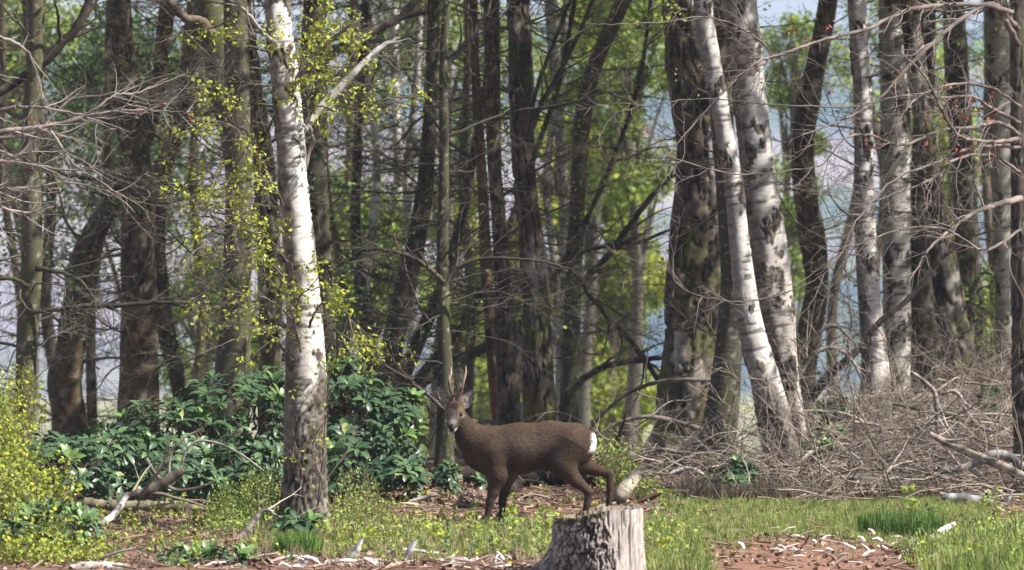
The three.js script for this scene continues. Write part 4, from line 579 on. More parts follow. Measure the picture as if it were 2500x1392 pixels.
// ---------------------------------------------------------------- the roe deer
{
  const D = 39.5, K = FPX / D, row0 = 1274, gx = 0, base = onGround(1250, D);
  const P = (px, py, z = 0) => V((px - 1250) / K, (row0 - py) / K, z), R = r => r / K;
  // tapered limbs [from, to, radius, radius, blend, sideways squash]
  const C = [], cone = (a, b, ra, rb, k = 8, zs = 1) => C.push({ a, b, ra: R(ra), rb: R(rb), k: R(k), zs });
  cone(P(1196, 1097), P(1270, 1093), 57, 60, 8, 1.38); cone(P(1270, 1093), P(1345, 1081), 60, 53, 16, 1.38); cone(P(1345, 1081), P(1404, 1081), 53, 49, 16, 1.32);
  cone(P(1170, 1098), P(1196, 1106), 42, 46, 20, 1.25);
  cone(P(1182, 1084, 0), P(1146, 1062, 0.045), 44, 32, 20, 1.2); cone(P(1146, 1062, 0.045), P(1124, 1022, 0.06), 32, 22, 16, 1.1);
  cone(P(1112, 999, 0.07), P(1111, 1006, 0.075), 22, 22, 10); cone(P(1111, 1004, 0.085), P(1105, 1030, 0.15), 19.5, 12.5, 8, 1);
  cone(P(1105, 1030, 0.15), P(1104, 1038, 0.175), 12.5, 11.5, 6); cone(P(1108, 1024, 0.09), P(1105, 1044, 0.145), 15, 8.5, 8); cone(P(1104, 1045, 0.16), P(1104, 1046, 0.17), 7.5, 7, 5);
  cone(P(1093, 1002, 0.108), P(1096, 1010, 0.118), 5, 5, 5); cone(P(1125, 1002, 0.108), P(1122, 1010, 0.118), 5, 5, 5); cone(P(1103, 983, 0.06), P(1120, 982, 0.06), 10, 10, 8);
  const leg = (l, k0 = 12) => { for (let i = 1; i < l.length; i++) cone(P(l[i - 1][0], l[i - 1][1], l[i - 1][2]), P(l[i][0], l[i][1], l[i][2]), l[i - 1][3], l[i][3], i === 1 ? k0 + 6 : i === 2 ? k0 : 5); };
  leg([[1200, 1100, .055, 38], [1214, 1158, .07, 24], [1204, 1198, .08, 13.5], [1196, 1222, .085, 10], [1192, 1248, .085, 7], [1188, 1262, .09, 7.5], [1184, 1270, .10, 7]]);
  leg([[1212, 1112, -.05, 36], [1238, 1158, -.065, 21], [1231, 1200, -.065, 11.5], [1226, 1226, -.065, 9], [1226, 1252, -.065, 6.5], [1228, 1264, -.06, 7], [1225, 1271, -.055, 6.5]]);
  leg([[1398, 1082, .045, 44], [1372, 1128, .075, 30], [1402, 1166, .08, 17], [1437, 1198, .08, 10.5], [1433, 1228, .08, 8], [1428, 1252, .08, 8], [1421, 1267, .085, 7]], 14);
  leg([[1400, 1084, -.04, 42], [1412, 1128, -.065, 27], [1456, 1146, -.07, 13.5], [1489, 1155, -.07, 10], [1490, 1190, -.07, 8], [1487, 1238, -.07, 7.5], [1481, 1262, -.065, 7]], 12);
  cone(P(1444, 1058), P(1449, 1074), 8, 7, 10); cone(P(1440, 1092, 0), P(1432, 1112, 0), 12, 8, 12);
  for (const c of C) { c.ba = c.b.clone().sub(c.a); c.ba.z *= c.zs; c.l2 = c.ba.lengthSq() || 1e-9; c.lo = Math.min(c.a.y, c.b.y) - c.ra - 0.1; c.hi = Math.max(c.a.y, c.b.y) + c.ra + 0.1; c.l = Math.min(c.a.x, c.b.x) - Math.max(c.ra, c.rb) - 0.1; c.r = Math.max(c.a.x, c.b.x) + Math.max(c.ra, c.rb) + 0.1; }
  const sdf = (x, y, z) => {
    let d = 0.3;
    for (const c of C) {
      if (y < c.lo || y > c.hi || x < c.l || x > c.r) continue;
      const px = x - c.a.x, py = y - c.a.y, pz = (z - c.a.z) * c.zs, t = clamp((px * c.ba.x + py * c.ba.y + pz * c.ba.z) / c.l2);
      const qx = px - c.ba.x * t, qy = py - c.ba.y * t, qz = pz - c.ba.z * t, e = Math.sqrt(qx * qx + qy * qy + qz * qz) - (c.ra + (c.rb - c.ra) * t), k = c.k;
      const h = Math.max(k - Math.abs(d - e), 0) / k; d = Math.min(d, e) - h * h * k * 0.25;
    }
    return d;
  };
  // surface nets on a grid of 5.5 mm
  const CS = 0.0055, lo = P(1066, 0).setY(-0.012).setZ(-0.21), hi = P(1512, 965).setZ(0.245);
  const nx = Math.ceil((hi.x - lo.x) / CS), ny = Math.ceil((hi.y - lo.y) / CS), nz = Math.ceil((hi.z - lo.z) / CS), F = new Float32Array(nx * ny * nz).fill(0.05), I = (i, j, k) => (k * ny + j) * nx + i, B = 5;
  for (let k = 0; k < nz; k += B) for (let j = 0; j < ny; j += B) for (let i = 0; i < nx; i += B) {
    const d = sdf(lo.x + (i + 2) * CS, lo.y + (j + 2) * CS, lo.z + (k + 2) * CS);
    const far = Math.abs(d) > CS * 9;
    for (let c = k; c < Math.min(nz, k + B); c++) for (let b = j; b < Math.min(ny, j + B); b++) for (let a = i; a < Math.min(nx, i + B); a++) F[I(a, b, c)] = far ? d : sdf(lo.x + a * CS, lo.y + b * CS, lo.z + c * CS);
  }
  const id = new Int32Array(nx * ny * nz).fill(-1), pos = [], idx = [];
  for (let k = 0; k < nz - 1; k++) for (let j = 0; j < ny - 1; j++) for (let i = 0; i < nx - 1; i++) {
    let m = 0, sx = 0, sy = 0, sz = 0, n = 0; const f = [];
    for (let q = 0; q < 8; q++) { f[q] = F[I(i + (q & 1), j + ((q >> 1) & 1), k + (q >> 2))]; if (f[q] < 0) m |= 1 << q; }
    if (m === 0 || m === 255) continue;
    for (let a = 0; a < 8; a++) for (const bit of [1, 2, 4]) { const b = a | bit; if (b === a || (f[a] < 0) === (f[b] < 0)) continue; const t = f[a] / (f[a] - f[b]); sx += (a & 1) + (bit === 1 ? t : 0); sy += ((a >> 1) & 1) + (bit === 2 ? t : 0); sz += (a >> 2) + (bit === 4 ? t : 0); n++; }
    id[I(i, j, k)] = pos.length / 3; pos.push(lo.x + (i + sx / n) * CS, lo.y + (j + sy / n) * CS, lo.z + (k + sz / n) * CS);
  }
  for (let k = 1; k < nz - 1; k++) for (let j = 1; j < ny - 1; j++) for (let i = 1; i < nx - 1; i++) {
    const s = F[I(i, j, k)] < 0;
    if (s !== F[I(i + 1, j, k)] < 0) { const a = id[I(i, j, k)], b = id[I(i, j - 1, k)], c = id[I(i, j - 1, k - 1)], e = id[I(i, j, k - 1)]; s ? idx.push(a, c, b, a, e, c) : idx.push(a, b, c, a, c, e); }
    if (s !== F[I(i, j + 1, k)] < 0) { const a = id[I(i, j, k)], b = id[I(i - 1, j, k)], c = id[I(i - 1, j, k - 1)], e = id[I(i, j, k - 1)]; s ? idx.push(a, b, c, a, c, e) : idx.push(a, c, b, a, e, c); }
    if (s !== F[I(i, j, k + 1)] < 0) { const a = id[I(i, j, k)], b = id[I(i - 1, j, k)], c = id[I(i - 1, j - 1, k)], e = id[I(i, j - 1, k)]; s ? idx.push(a, c, b, a, e, c) : idx.push(a, b, c, a, c, e); }
  }
  // the coat
  const col = [];
  const blob = (x, y, cx, cy, rx, ry, soft = 0.6) => sst(1 + soft, 1 - soft, Math.hypot((x - cx) / rx, (y - cy) / ry));
  for (let v = 0; v < pos.length; v += 3) {
    const x = pos[v], y = pos[v + 1], z = pos[v + 2], c = 1250 + x * K, r = row0 - y * K;
    const hair = ns(x * 45, y * 110, z * 70), n = fbm(x * 9, y * 9, z * 9, 3);
    let q = mixc([0.058, 0.0365, 0.0255], [0.093, 0.061, 0.0435], clamp(0.45 + 0.9 * n + 0.35 * hair));
    q = mixc(q, [0.135, 0.098, 0.072], blob(c, r, 1302, 1078, 52, 20, 0.9) * 0.55 + blob(c, r, 1392, 1072, 30, 18, 0.9) * 0.25);  // light on the muscles painted into the coat: paler flank and hip
    q = mixc(q, [0.042, 0.028, 0.021], Math.max(blob(c, r, 1222, 1120, 26, 40, 0.9) * 0.45, blob(c, r, 1352, 1118, 16, 34, 0.9) * 0.5));  // muscle shading painted in: darker shoulder and haunch
    q = mixc(q, [0.10, 0.06, 0.04], sst(1060, 1034, r) * sst(1160, 1200, c) * 0.5);
    q = mixc(q, [0.17, 0.115, 0.075], sst(1138, 1158, r + 5 * hair) * sst(1230, 1260, c) * (1 - sst(1350, 1385, c)) * sst(0.09, 0.04, Math.abs(z)) * 0.9);   // belly
    q = mixc(q, [0.042, 0.030, 0.024], sst(1185, 1240, r) * 0.7);                      // lower legs
    q = mixc(q, [0.15, 0.07, 0.03], blob(c, r, 1437, 1112, 9, 13) * sst(0.07, 0.0, z) * 0.8);
    if (c > 1415 && r > 1050 && r < 1110) q = mixc(q, [0.86, 0.84, 0.80], sst(-4, 4, c - (1446 - Math.max(0, r - 1080) * 0.4) + hair * 9) * sst(1050, 1060, r) * (1 - sst(1096, 1106, r)));
    if (c < 1150 && r < 1062) {                                                       // head
      const hd = sst(-0.02, 0.05, z);
      q = mixc(q, [0.095, 0.062, 0.043], hd * 0.5 * sst(1148, 1126, c));
      q = mixc(q, [0.16, 0.108, 0.07], Math.max(blob(c, r, 1098, 997, 7, 8), blob(c, r, 1125, 997, 8, 8)) * hd * 0.9);
      q = mixc(q, [0.10, 0.088, 0.082], blob(c, r, 1108, 1018, 9, 17) * hd);
      q = mixc(q, [0.22, 0.20, 0.19], blob(c, r, 1105, 1025, 9, 6) * hd * 0.9);
      q = mixc(q, [0.026, 0.02, 0.019], blob(c, r, 1110, 988, 10, 8, 0.5) * sst(0.06, 0.1, z));
      q = mixc(q, [0.25, 0.22, 0.19], Math.max(blob(c, r, 1092, 1010, 7, 6, 0.4), blob(c, r, 1127, 1011, 8, 6, 0.4)) * sst(0.07, 0.1, z) * 0.75);
      q = mixc(q, [0.75, 0.72, 0.69], blob(c, r, 1104, 1051, 13, 6.5, 0.35) * sst(0.11, 0.15, z));
      q = mixc(q, [0.7, 0.67, 0.65], Math.max(blob(c, r, 1094, 1043, 4, 3.5, 0.4), blob(c, r, 1113, 1043, 4, 3.5, 0.4)) * sst(0.11, 0.15, z));
      q = mixc(q, [0.012, 0.011, 0.012], blob(c, r, 1103.5, 1037, 11, 6.5, 0.2) * sst(0.13, 0.16, z));
      q = mixc(q, [0.012, 0.011, 0.012], blob(c, r, 1103.5, 1045, 5, 4, 0.3) * sst(0.13, 0.16, z));
    }
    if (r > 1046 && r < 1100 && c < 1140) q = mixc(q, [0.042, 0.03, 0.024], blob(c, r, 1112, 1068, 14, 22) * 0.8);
    col.push(...mulc(q, 0.88 + 0.3 * hair));
  }
  const g = new THREE.BufferGeometry(); g.setAttribute('position', new THREE.Float32BufferAttribute(pos, 3)); g.setAttribute('color', new THREE.Float32BufferAttribute(col, 3)); g.setIndex(idx); g.computeVertexNormals();
  // roughen the surface a little along the lie of the hair
  const nn = g.attributes.normal; for (let v = 0; v < pos.length; v += 3) { const w = 0.0016 * ns(pos[v] * 40, pos[v + 1] * 100, pos[v + 2] * 60) + 0.004 * ns(pos[v] * 7, pos[v + 1] * 7, pos[v + 2] * 7); g.attributes.position.setXYZ(v / 3, pos[v] + nn.getX(v / 3) * w, pos[v + 1] + nn.getY(v / 3) * w, pos[v + 2] + nn.getZ(v / 3) * w); }
  g.computeVertexNormals();
  TRIS += idx.length / 3;
  const deer = thing('roe_deer', 'brown roe buck with short antlers and white rump looking at the camera', 'deer', base);
  add(deer, 'body', g, new THREE.MeshPhysicalMaterial({ vertexColors: true, roughness: 0.9, specularIntensity: 0.25 }));
  { // short winter coat: fine hairs lying back along the body
    const rng = RNG(321), hp = [], P0 = g.attributes.position, N0 = g.attributes.normal, nt = idx.length / 3;
    for (let k = 0; k < 60000; k++) {
      const t = rng.i(nt) * 3, a = idx[t], b = idx[t + 1], c = idx[t + 2]; let u = rng(), w = rng(); if (u + w > 1) { u = 1 - u; w = 1 - w; }
      const mixv = A => V(A.getX(a), A.getY(a), A.getZ(a)).multiplyScalar(1 - u - w).add(V(A.getX(b), A.getY(b), A.getZ(b)).multiplyScalar(u)).add(V(A.getX(c), A.getY(c), A.getZ(c)).multiplyScalar(w));
      const p = mixv(P0), n = mixv(N0).normalize(), head = p.x < (1150 - 1250) / K && p.y > (row0 - 1064) / K; if (p.y < 0.03) continue;
      const low = sst(0.34, 0.22, p.y), dir = head ? V(p.x - (1104 - 1250) / K, p.y - (row0 - 1040) / K, -0.06) : V(1 - 0.7 * low, -0.55 - 0.6 * low, 0); dir.addScaledVector(n, -dir.dot(n)).normalize().addScaledVector(n, rng.r(0.1, 0.38)).add(V(rng.r(-.2, .2), rng.r(-.2, .2), rng.r(-.2, .2))).normalize();
      const white = col[a * 3] > 0.5, L = (head ? 0.006 : lerp(0.009, 0.006, low)) * rng.r(0.6, 1.3) * (white ? 1.4 : 1), s = rng.r(0.8, 1.35);
      hp.push({ p: p.addScaledVector(n, -0.002), q: turned(dir, rng() * 6.28), s: V(L * 0.9, L, L), c: mulc([col[a * 3], col[a * 3 + 1], col[a * 3 + 2]], white ? rng.r(0.85, 1.1) : s) });
    }
    const hg = new THREE.BufferGeometry(); hg.setAttribute('position', new THREE.Float32BufferAttribute([-0.055, 0, 0, 0.055, 0, 0, -0.04, 0.6, 0.02, 0.04, 0.6, 0.02, 0, 1, 0.08], 3)); hg.setIndex([0, 1, 2, 1, 3, 2, 2, 3, 4]); hg.computeVertexNormals();
    scatter(deer, 'fur', hg, new THREE.MeshStandardMaterial({ color: 0xffffff, roughness: 0.9, side: THREE.DoubleSide }), hp);
  }
  const wet = new THREE.MeshPhysicalMaterial({ color: new THREE.Color().setRGB(0.008, 0.006, 0.006), roughness: 0.12, clearcoat: 1, clearcoatRoughness: 0.05 });
  const face = (x, y) => { const a = P(x, y); let z = 0.3; while (z > 0 && sdf(a.x, a.y, z) > 0) z -= 0.001; return z; };
  for (const [x, y] of [[1093, 1007.5], [1125, 1008]]) { const z = face(x, y) - 0.004, e = add(deer, 'eye', new THREE.SphereGeometry(R(5.4), 20, 14), wet); e.position.copy(P(x, y, z)); e.scale.set(1.05, 0.9, 0.8); }
  { // nose pad with nostrils
    const s = new THREE.SphereGeometry(1, 28, 20), q = s.attributes.position; for (let k = 0; k < q.count; k++) { const x = q.getX(k), y = q.getY(k), z = q.getZ(k); const nostril = z > 0 ? Math.exp(-(((Math.abs(x) - 0.5) / 0.2) ** 2 + ((y - 0.05) / 0.25) ** 2)) : 0; q.setXYZ(k, x * R(11.4) * (1 - 0.25 * Math.max(0, -y)), y * R(7.4), z * R(7) - nostril * R(3.2)); }
    s.computeVertexNormals(); const m = add(deer, 'nose', s, new THREE.MeshPhysicalMaterial({ color: new THREE.Color().setRGB(0.016, 0.015, 0.017), roughness: 0.32 })); m.position.copy(P(1103.5, 1037.5, face(1103.5, 1037.5) - 0.01));
  }
  const horn = matv(0.55);
  const antler = (main, tines) => { const mb = new MB(); const run = (l, n) => { const pts = curve(l.map(q => P(q[0], q[1], q[2])), n); mb.tube(pts, pts.map((p, k) => { const f = k / n * (l.length - 1), i = Math.min(l.length - 2, Math.floor(f)); return 0.82 * R(lerp(l[i][3], l[i + 1][3], f - i)); }), 10, t => mixc([0.10, 0.055, 0.036], [0.50, 0.40, 0.30], sst(0.35, 1.0, t)), 0.3); }; run(main, 26); tines.forEach(l => run(l, 10)); put(deer, 'antler', mb, horn); };
  antler([[1107, 982, .075, 6.5], [1106, 970, .075, 5.2], [1103, 955, .08, 4.8], [1098, 940, .085, 4.4], [1097, 925, .09, 4], [1101, 908, .085, 3], [1101.5, 891, .08, .8]], [[[1098, 940, .09, 3], [1095.5, 926, .11, 2.4], [1096.5, 911, .12, .6]], [[1100, 931, .085, 2], [1105, 928, .06, 1.4], [1109, 930, .045, .5]]]);
  antler([[1119, 981, .075, 6.5], [1120, 968, .075, 5.2], [1124, 953, .08, 4.6], [1129, 940, .085, 4], [1133, 924, .085, 3.4], [1137, 908, .08, 2.6], [1138, 890, .075, .8]], [[[1125, 951, .085, 3.2], [1127, 942, .11, 2.5], [1124, 931, .125, .6]]]);
  // ears: a cupped leaf of hide with some thickness
  const ear = (root, tip, side, w, open) => {
    const a = P(...root), b = P(...tip), ax = b.clone().sub(a), L = ax.length(); ax.normalize();
    const f = V(open, 0.1, 1).normalize(); f.addScaledVector(ax, -f.dot(ax)).normalize(); const s = V().crossVectors(ax, f);
    const p = [], c = [], ix = [], NU = 16, NV = 18;
    for (const layer of [0, 1]) for (let j = 0; j <= NV; j++) for (let i = 0; i <= NU; i++) {
      const t = j / NV, u = i / NU * 2 - 1, half = R(w) * Math.pow(Math.sin(Math.PI * Math.min(1, 0.13 + 0.87 * Math.pow(t, 0.8))), 0.75) * (t > 0.99 ? 0.1 : 1), cup = R(w) * 0.4 * (1 - u * u) * Math.sin(Math.PI * clamp(0.2 + 0.75 * t));
      const q = a.clone().addScaledVector(ax, L * t).addScaledVector(s, half * Math.sin(u * 1.35) * 0.98).addScaledVector(f, -cup - layer * R(1.6) * (1 - u * u * 0.9) + 0.2 * half);
      p.push(q.x, q.y, q.z); const rim = Math.max(sst(0.8, 0.97, Math.abs(u)), sst(0.9, 1, t)) * 0.85, h = ns(q.x * 90, q.y * 60, q.z * 60);
      const inner = mixc([0.13, 0.10, 0.085], [0.36, 0.31, 0.28], clamp(0.55 + h * 1.3 - 0.35 * Math.abs(u)));
      c.push(...(layer ? [0.085, 0.058, 0.042] : mixc(inner, [0.03, 0.024, 0.02], rim)));
    }
    const W = NU + 1, N = W * (NV + 1); for (const l of [0, 1]) for (let j = 0; j < NV; j++) for (let i = 0; i < NU; i++) { const e = l * N + j * W + i; l ? ix.push(e, e + W, e + 1, e + 1, e + W, e + W + 1) : ix.push(e, e + 1, e + W, e + 1, e + W + 1, e + W); }
    for (let j = 0; j < NV; j++) for (const i of [0, NU]) { const e = j * W + i, k = N + e; ix.push(e, e + W, k, e + W, k + W, k); }
    const gg = new THREE.BufferGeometry(); gg.setAttribute('position', new THREE.Float32BufferAttribute(p, 3)); gg.setAttribute('color', new THREE.Float32BufferAttribute(c, 3)); gg.setIndex(ix); gg.computeVertexNormals(); add(deer, 'ear', gg, M.wood);
  };
  ear([1097, 990, .05], [1068, 938, .05], -1, 16, -0.1); ear([1128, 990, .05], [1156, 947, .05], 1, 17, 0.1);
  for (const [x, y, z] of [[1183, 1271, .103], [1224, 1272, -.052], [1419, 1269, .088], [1479, 1265, -.06]]) { const h = add(deer, 'hoof', new THREE.CylinderGeometry(R(4.5), R(8), R(9), 12), wet); h.position.copy(P(x, y, z)); h.scale.z = 0.75; }
}
// ---------------------------------------------------------------- the stump
{
  const d = 33.6, k = d / FPX, base = onGround(1462, d), T = thing('tree_stump', 'weathered sawn tree stump with flaking grey bark and bare silver wood on one side', 'tree stump', base), NA = 300, NR = 165, p = [], c = [], ix = [], H = EYE + (HROW - 1240) * k - base.y;
  const topAt = a => { const ca = Math.cos(a), sa = Math.sin(a), n = ns(ca * 7, 3, sa * 7) * 0.5 + ns(ca * 19, 5, sa * 19) * 0.35 + ns(ca * 44, 7, sa * 44) * 0.3; return H - (22 * k) * sst(0.3, -0.75, ca) + 0.010 * n - 0.012 * sst(0.1, 0.4, n); };
  for (let j = 0; j <= NR; j++) for (let i = 0; i < NA; i++) {
    const a0 = i / NA * 6.28318, a = a0 + 0.4 * Math.cos(a0), ca = Math.cos(a), sa = Math.sin(a), top = topAt(a), t = j / NR, y = lerp(-0.12, top, t), h = Math.max(0, y);
    const bare = sst(0.10, 0.34, ca + 0.16 * ns(ca * 4, y * 6, sa * 4) + 0.10 * ns(ca * 14, y * 9, sa * 14) + 0.3 * sst(0.22, 0.4, y) - 0.1), crown = sst(0.055, 0.03, top - y + 0.014 * ns(ca * 6, 1, sa * 6)) * (1 - sst(0.05, 0.3, ca));
    const fl = Math.pow(clamp(1 - h / 0.24), 2.2);
    let r = 0.298 - 0.012 * t + fl * (0.0 + 0.17 * Math.exp(-(((a - 3.3) / 0.34) ** 2)) + 0.015 * Math.sin(a * 5 + 1)) + 0.012 * Math.sin(a * 7 + 2) * (1 - 0.5 * t) + 0.012 * ns(ca * 2, y * 3, sa * 2);
    const x0 = ca * 0.3, z0 = sa * 0.3, wx = 0.02 * ns(x0 * 16, y * 16, z0 * 16), fl1 = ns((x0 + wx) * 34, y * 15, z0 * 34), fl2 = ns((x0 + wx) * 70 + 4, y * 28, z0 * 70), fl3 = ns(x0 * 130, y * 60, z0 * 130), plate = sst(-0.35, 0.15, fl1 + 0.6 * fl2 + 0.3 * fl3), crack = sst(0.07, 0.0, Math.abs(ns((x0 + wx) * 11, y * 4, z0 * 11 + 4) + 0.25 * fl1));
    const grain = ns(x0 * 70, y * 3, z0 * 70) + 0.5 * ns(x0 * 150, y * 6, z0 * 150), split = sst(0.1, 0.4, -grain);
    r += lerp(0.013 * plate + 0.007 * fl2 + 0.004 * fl3 - 0.02 * crack, -0.004 - 0.010 * split, bare) + crown * (-0.012 + 0.006 * grain);
    let q = mixc([0.07, 0.054, 0.048], mixc([0.12, 0.092, 0.082], [0.27, 0.225, 0.21], clamp(0.45 + fl2 + fl1 + fl3)), plate); q = mixc(q, [0.025, 0.02, 0.018], crack * 0.9);
    q = mixc(q, [0.40, 0.36, 0.34], sst(0.22, 0.34, fl2 + 0.3 * fl1) * 0.6);
    let w = mixc([0.46, 0.405, 0.37], [0.07, 0.055, 0.05], clamp(split + 0.9 * sst(0.06, 0.0, Math.abs(ns(x0 * 34, y * 2.5, z0 * 34))))); w = mixc(w, [0.30, 0.25, 0.24], clamp(ns(x0 * 16, y * 9, z0 * 16) * 1.6)); q = mixc(q, w, bare);
    q = mixc(q, mixc([0.045, 0.035, 0.015], [0.095, 0.075, 0.03], clamp(0.5 + grain)), crown * 0.95);
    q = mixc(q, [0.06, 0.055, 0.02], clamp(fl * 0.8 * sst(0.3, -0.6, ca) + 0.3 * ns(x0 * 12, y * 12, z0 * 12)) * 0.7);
    p.push(base.x * 0 + ca * r, y, sa * r); c.push(...q.map(v => Math.max(0.006, v)));
    if (j && 1) { const A = (j - 1) * NA + i, Bx = (j - 1) * NA + (i + 1) % NA; ix.push(A, A + NA, Bx, Bx, A + NA, Bx + NA); }
  }
  const mk = (p, c, ix) => { const g = new THREE.BufferGeometry(); g.setAttribute('position', new THREE.Float32BufferAttribute(p, 3)); g.setAttribute('color', new THREE.Float32BufferAttribute(c, 3)); g.setIndex(ix); g.computeVertexNormals(); TRIS += ix.length / 3; return g; };
  add(T, 'bark', mk(p, c, ix), M.wood);
  const p2 = [], c2 = [], i2 = [], NC = 40; // the rotten sawn top
  for (let j = 0; j <= NC; j++) for (let i = 0; i < NA; i++) { const a0 = i / NA * 6.28318, a = a0 + 0.4 * Math.cos(a0), ca = Math.cos(a), sa = Math.sin(a), t = j / NC, e = (NR * NA + i) * 3, ox = p[e], oy = p[e + 1], oz = p[e + 2], f = 1 - t; const y = oy * f + (H - 0.06) * t - 0.05 * Math.sin(Math.PI * t) + 0.03 * t * ns(ox * f * 14, 4, oz * f * 14) * (1 - Math.abs(2 * t - 1)); p2.push(ox * f, y, oz * f); c2.push(...mixc([0.09, 0.07, 0.035], [0.28, 0.23, 0.18], clamp(0.5 + ns(ox * f * 30, Math.hypot(ox, oz) * f * 120, oz * f * 30) + 0.3 * ca))); if (j) { const A = (j - 1) * NA + i, Bx = (j - 1) * NA + (i + 1) % NA; i2.push(A, A + NA, Bx, Bx, A + NA, Bx + NA); } }
  add(T, 'sawn_top', mk(p2, c2, i2), M.wood);
  const rs = RNG(17), sp = new MB(); // splinters standing on the rim
  for (let k = 0; k < 34; k++) { const a = rs() * 6.28, ca = Math.cos(a), sa = Math.sin(a), y = topAt(a), h = rs.r(0.004, ca > 0.2 ? 0.02 : 0.01), r = 0.272 - rs() * 0.02; sp.tube([V(ca * r, y - 0.05, sa * r), V(ca * r * 1.0, y, sa * r), V(ca * r * (1 + rs.r(-0.03, 0.03)), y + h, sa * r)], [0.012, 0.008, 0.001], 5, ca > 0.15 ? mulc([0.5, 0.46, 0.43], rs.r(0.5, 1)) : [0.08, 0.06, 0.03], 0.3); }
  put(T, 'splinter_rim', sp, M.wood, 'stuff');
}
// ---------------------------------------------------------------- rhododendrons
const RH = [[0.050, 0.100, 0.042], [0.074, 0.135, 0.052], [0.040, 0.080, 0.038], [0.11, 0.19, 0.05], [0.22, 0.25, 0.07]].map(c => new THREE.MeshPhysicalMaterial({ color: new THREE.Color().setRGB(...c), roughness: 0.42, specularIntensity: 0.7, clearcoat: 0.25, clearcoatRoughness: 0.35, side: THREE.DoubleSide }));
function rhododendron(S) {                             // blobs: [px, py, depth, rx, ry, rz]
  const rng = RNG(S.seed), b0 = S.blobs[0], base = onGround(S.root ?? b0[0], b0[2]), T = thing('rhododendron_bush', S.label, 'shrub', base); T.userData.org = base;
  const B = S.blobs.map(([px, py, d, rx, ry, rz]) => ({ c: at(px, py, d), rx: rx * d / FPX, ry: ry * d / FPX, rz })), st = new MB(), sets = RH.map(() => []), all = [];
  const heads = [];
  for (const b of B) { const n = Math.round(1.5 * (S.dens ?? 62) * Math.pow(b.rx * b.ry, 0.85) * 4 / 1.0 + 6); for (let k = 0; k < n; k++) {
    const u = V(rng.r(-1, 1), rng.r(-0.75, 1), rng.r(-0.55, 1)).normalize(), f = rng() < 0.7 ? rng.r(0.86, 1.08) : rng.r(0.45, 0.85), p = V(b.c.x + u.x * b.rx * f, b.c.y + u.y * b.ry * f, b.c.z + u.z * b.rz * f);
    if (p.y < groundY(p.x, p.z) + 0.05) continue;
    if (B.some(o => o !== b && Math.hypot((p.x - o.c.x) / o.rx, (p.y - o.c.y) / o.ry, (p.z - o.c.z) / o.rz) < 0.7)) continue;
    heads.push({ p, u: V(u.x * 0.8, u.y * 0.6 + 0.75, u.z * 0.7).normalize(), b });
  } }
  const root = base.clone();
  for (const h of heads) {
    const n = 6 + rng.i(5), sz = (S.size ?? 0.125) * rng.r(0.75, 1.15), young = rng() < (S.young ?? 0.12), axis = h.u, t1 = perp(axis, rng), t2 = V().crossVectors(axis, t1);
    if (rng() < 0.5) { const low = h.p.clone().lerp(V(h.b.c.x, groundY(h.b.c.x, h.b.c.z), h.b.c.z), rng.r(0.25, 0.5)); st.tube(curve([low, low.clone().lerp(h.p, 0.5).add(V(rng.r(-.04, .04), -0.02, rng.r(-.04, .04))), h.p], 5), [0.008, 0.007, 0.006, 0.005, 0.0045, 0.004], 4, [0.10, 0.055, 0.035]); }
    for (let k = 0; k < n; k++) {
      const a = k * 2.4 + rng.r(-0.2, 0.2), tilt = young ? rng.r(0.2, 0.7) : rng.r(0.75, 1.5), dir = t1.clone().multiplyScalar(Math.cos(a)).addScaledVector(t2, Math.sin(a)).multiplyScalar(Math.sin(tilt)).addScaledVector(axis, Math.cos(tilt)).normalize();
      const up = axis.clone().addScaledVector(dir, -axis.dot(dir)).normalize(), sx = V().crossVectors(dir, up), m4 = new THREE.Matrix4().makeBasis(sx, dir, up), q = new THREE.Quaternion().setFromRotationMatrix(m4);
      const tone = young ? 3 : rng() < (S.yellow ?? 0.012) ? 4 : rng.i(3), it = { p: h.p.clone().addScaledVector(axis, -0.004 * k), q, s: sz * rng.r(0.8, 1.15), c: mulc([1, 1, 1], rng.r(0.75, 1.2)), tone };
      all.push(it);
    }
  }
  const near = all.filter(l => inFrame(l.p, 0, 0)).sort((a, b) => b.p.z + b.s * 6 - a.p.z - a.s * 6), singles = new Set(near.slice(0, S.singles ?? 300));
  for (const l of all) { if (singles.has(l)) { const m = add(T, 'leaf', G.rhodo, RH[l.tone]); m.position.add(l.p); m.quaternion.copy(l.q); m.scale.setScalar(l.s); } else sets[l.tone].push(l); }
  sets.forEach((s, k) => scatter(T, 'foliage', G.rhodo, RH[k], s));
  put(T, 'stem', st, M.twig, 'stuff'); delete T.userData.org;
}
rhododendron({ seed: 1, size: 0.145, label: 'wide dark glossy rhododendron mass left of the big white birch', root: 480, blobs: [[560, 1050, 43, 170, 140, 0.7], [650, 1040, 43.5, 120, 150, 0.7], [400, 1090, 42.5, 160, 110, 0.7], [260, 1130, 41.6, 150, 80, 0.6], [150, 1140, 41, 130, 80, 0.5], [600, 1140, 42.2, 120, 70, 0.5], [430, 1160, 41.6, 120, 55, 0.5]] });
rhododendron({ seed: 2, size: 0.145, label: 'dark rhododendron between the big white birch and the deer head', root: 890, blobs: [[850, 1020, 43, 120, 140, 0.7], [940, 1060, 43, 95, 120, 0.6], [880, 1130, 42.3, 130, 85, 0.5], [960, 1165, 42, 80, 60, 0.45], [800, 980, 43.6, 70, 120, 0.5]] });
rhododendron({ seed: 3, label: 'grey-green rhododendron in the near corner under the yellow-green shrub', root: 130, size: 0.12, young: 0.3, dens: 70, blobs: [[110, 1300, 35.6, 120, 70, 0.35], [190, 1290, 35.4, 60, 50, 0.3], [40, 1330, 35, 90, 60, 0.3]] });
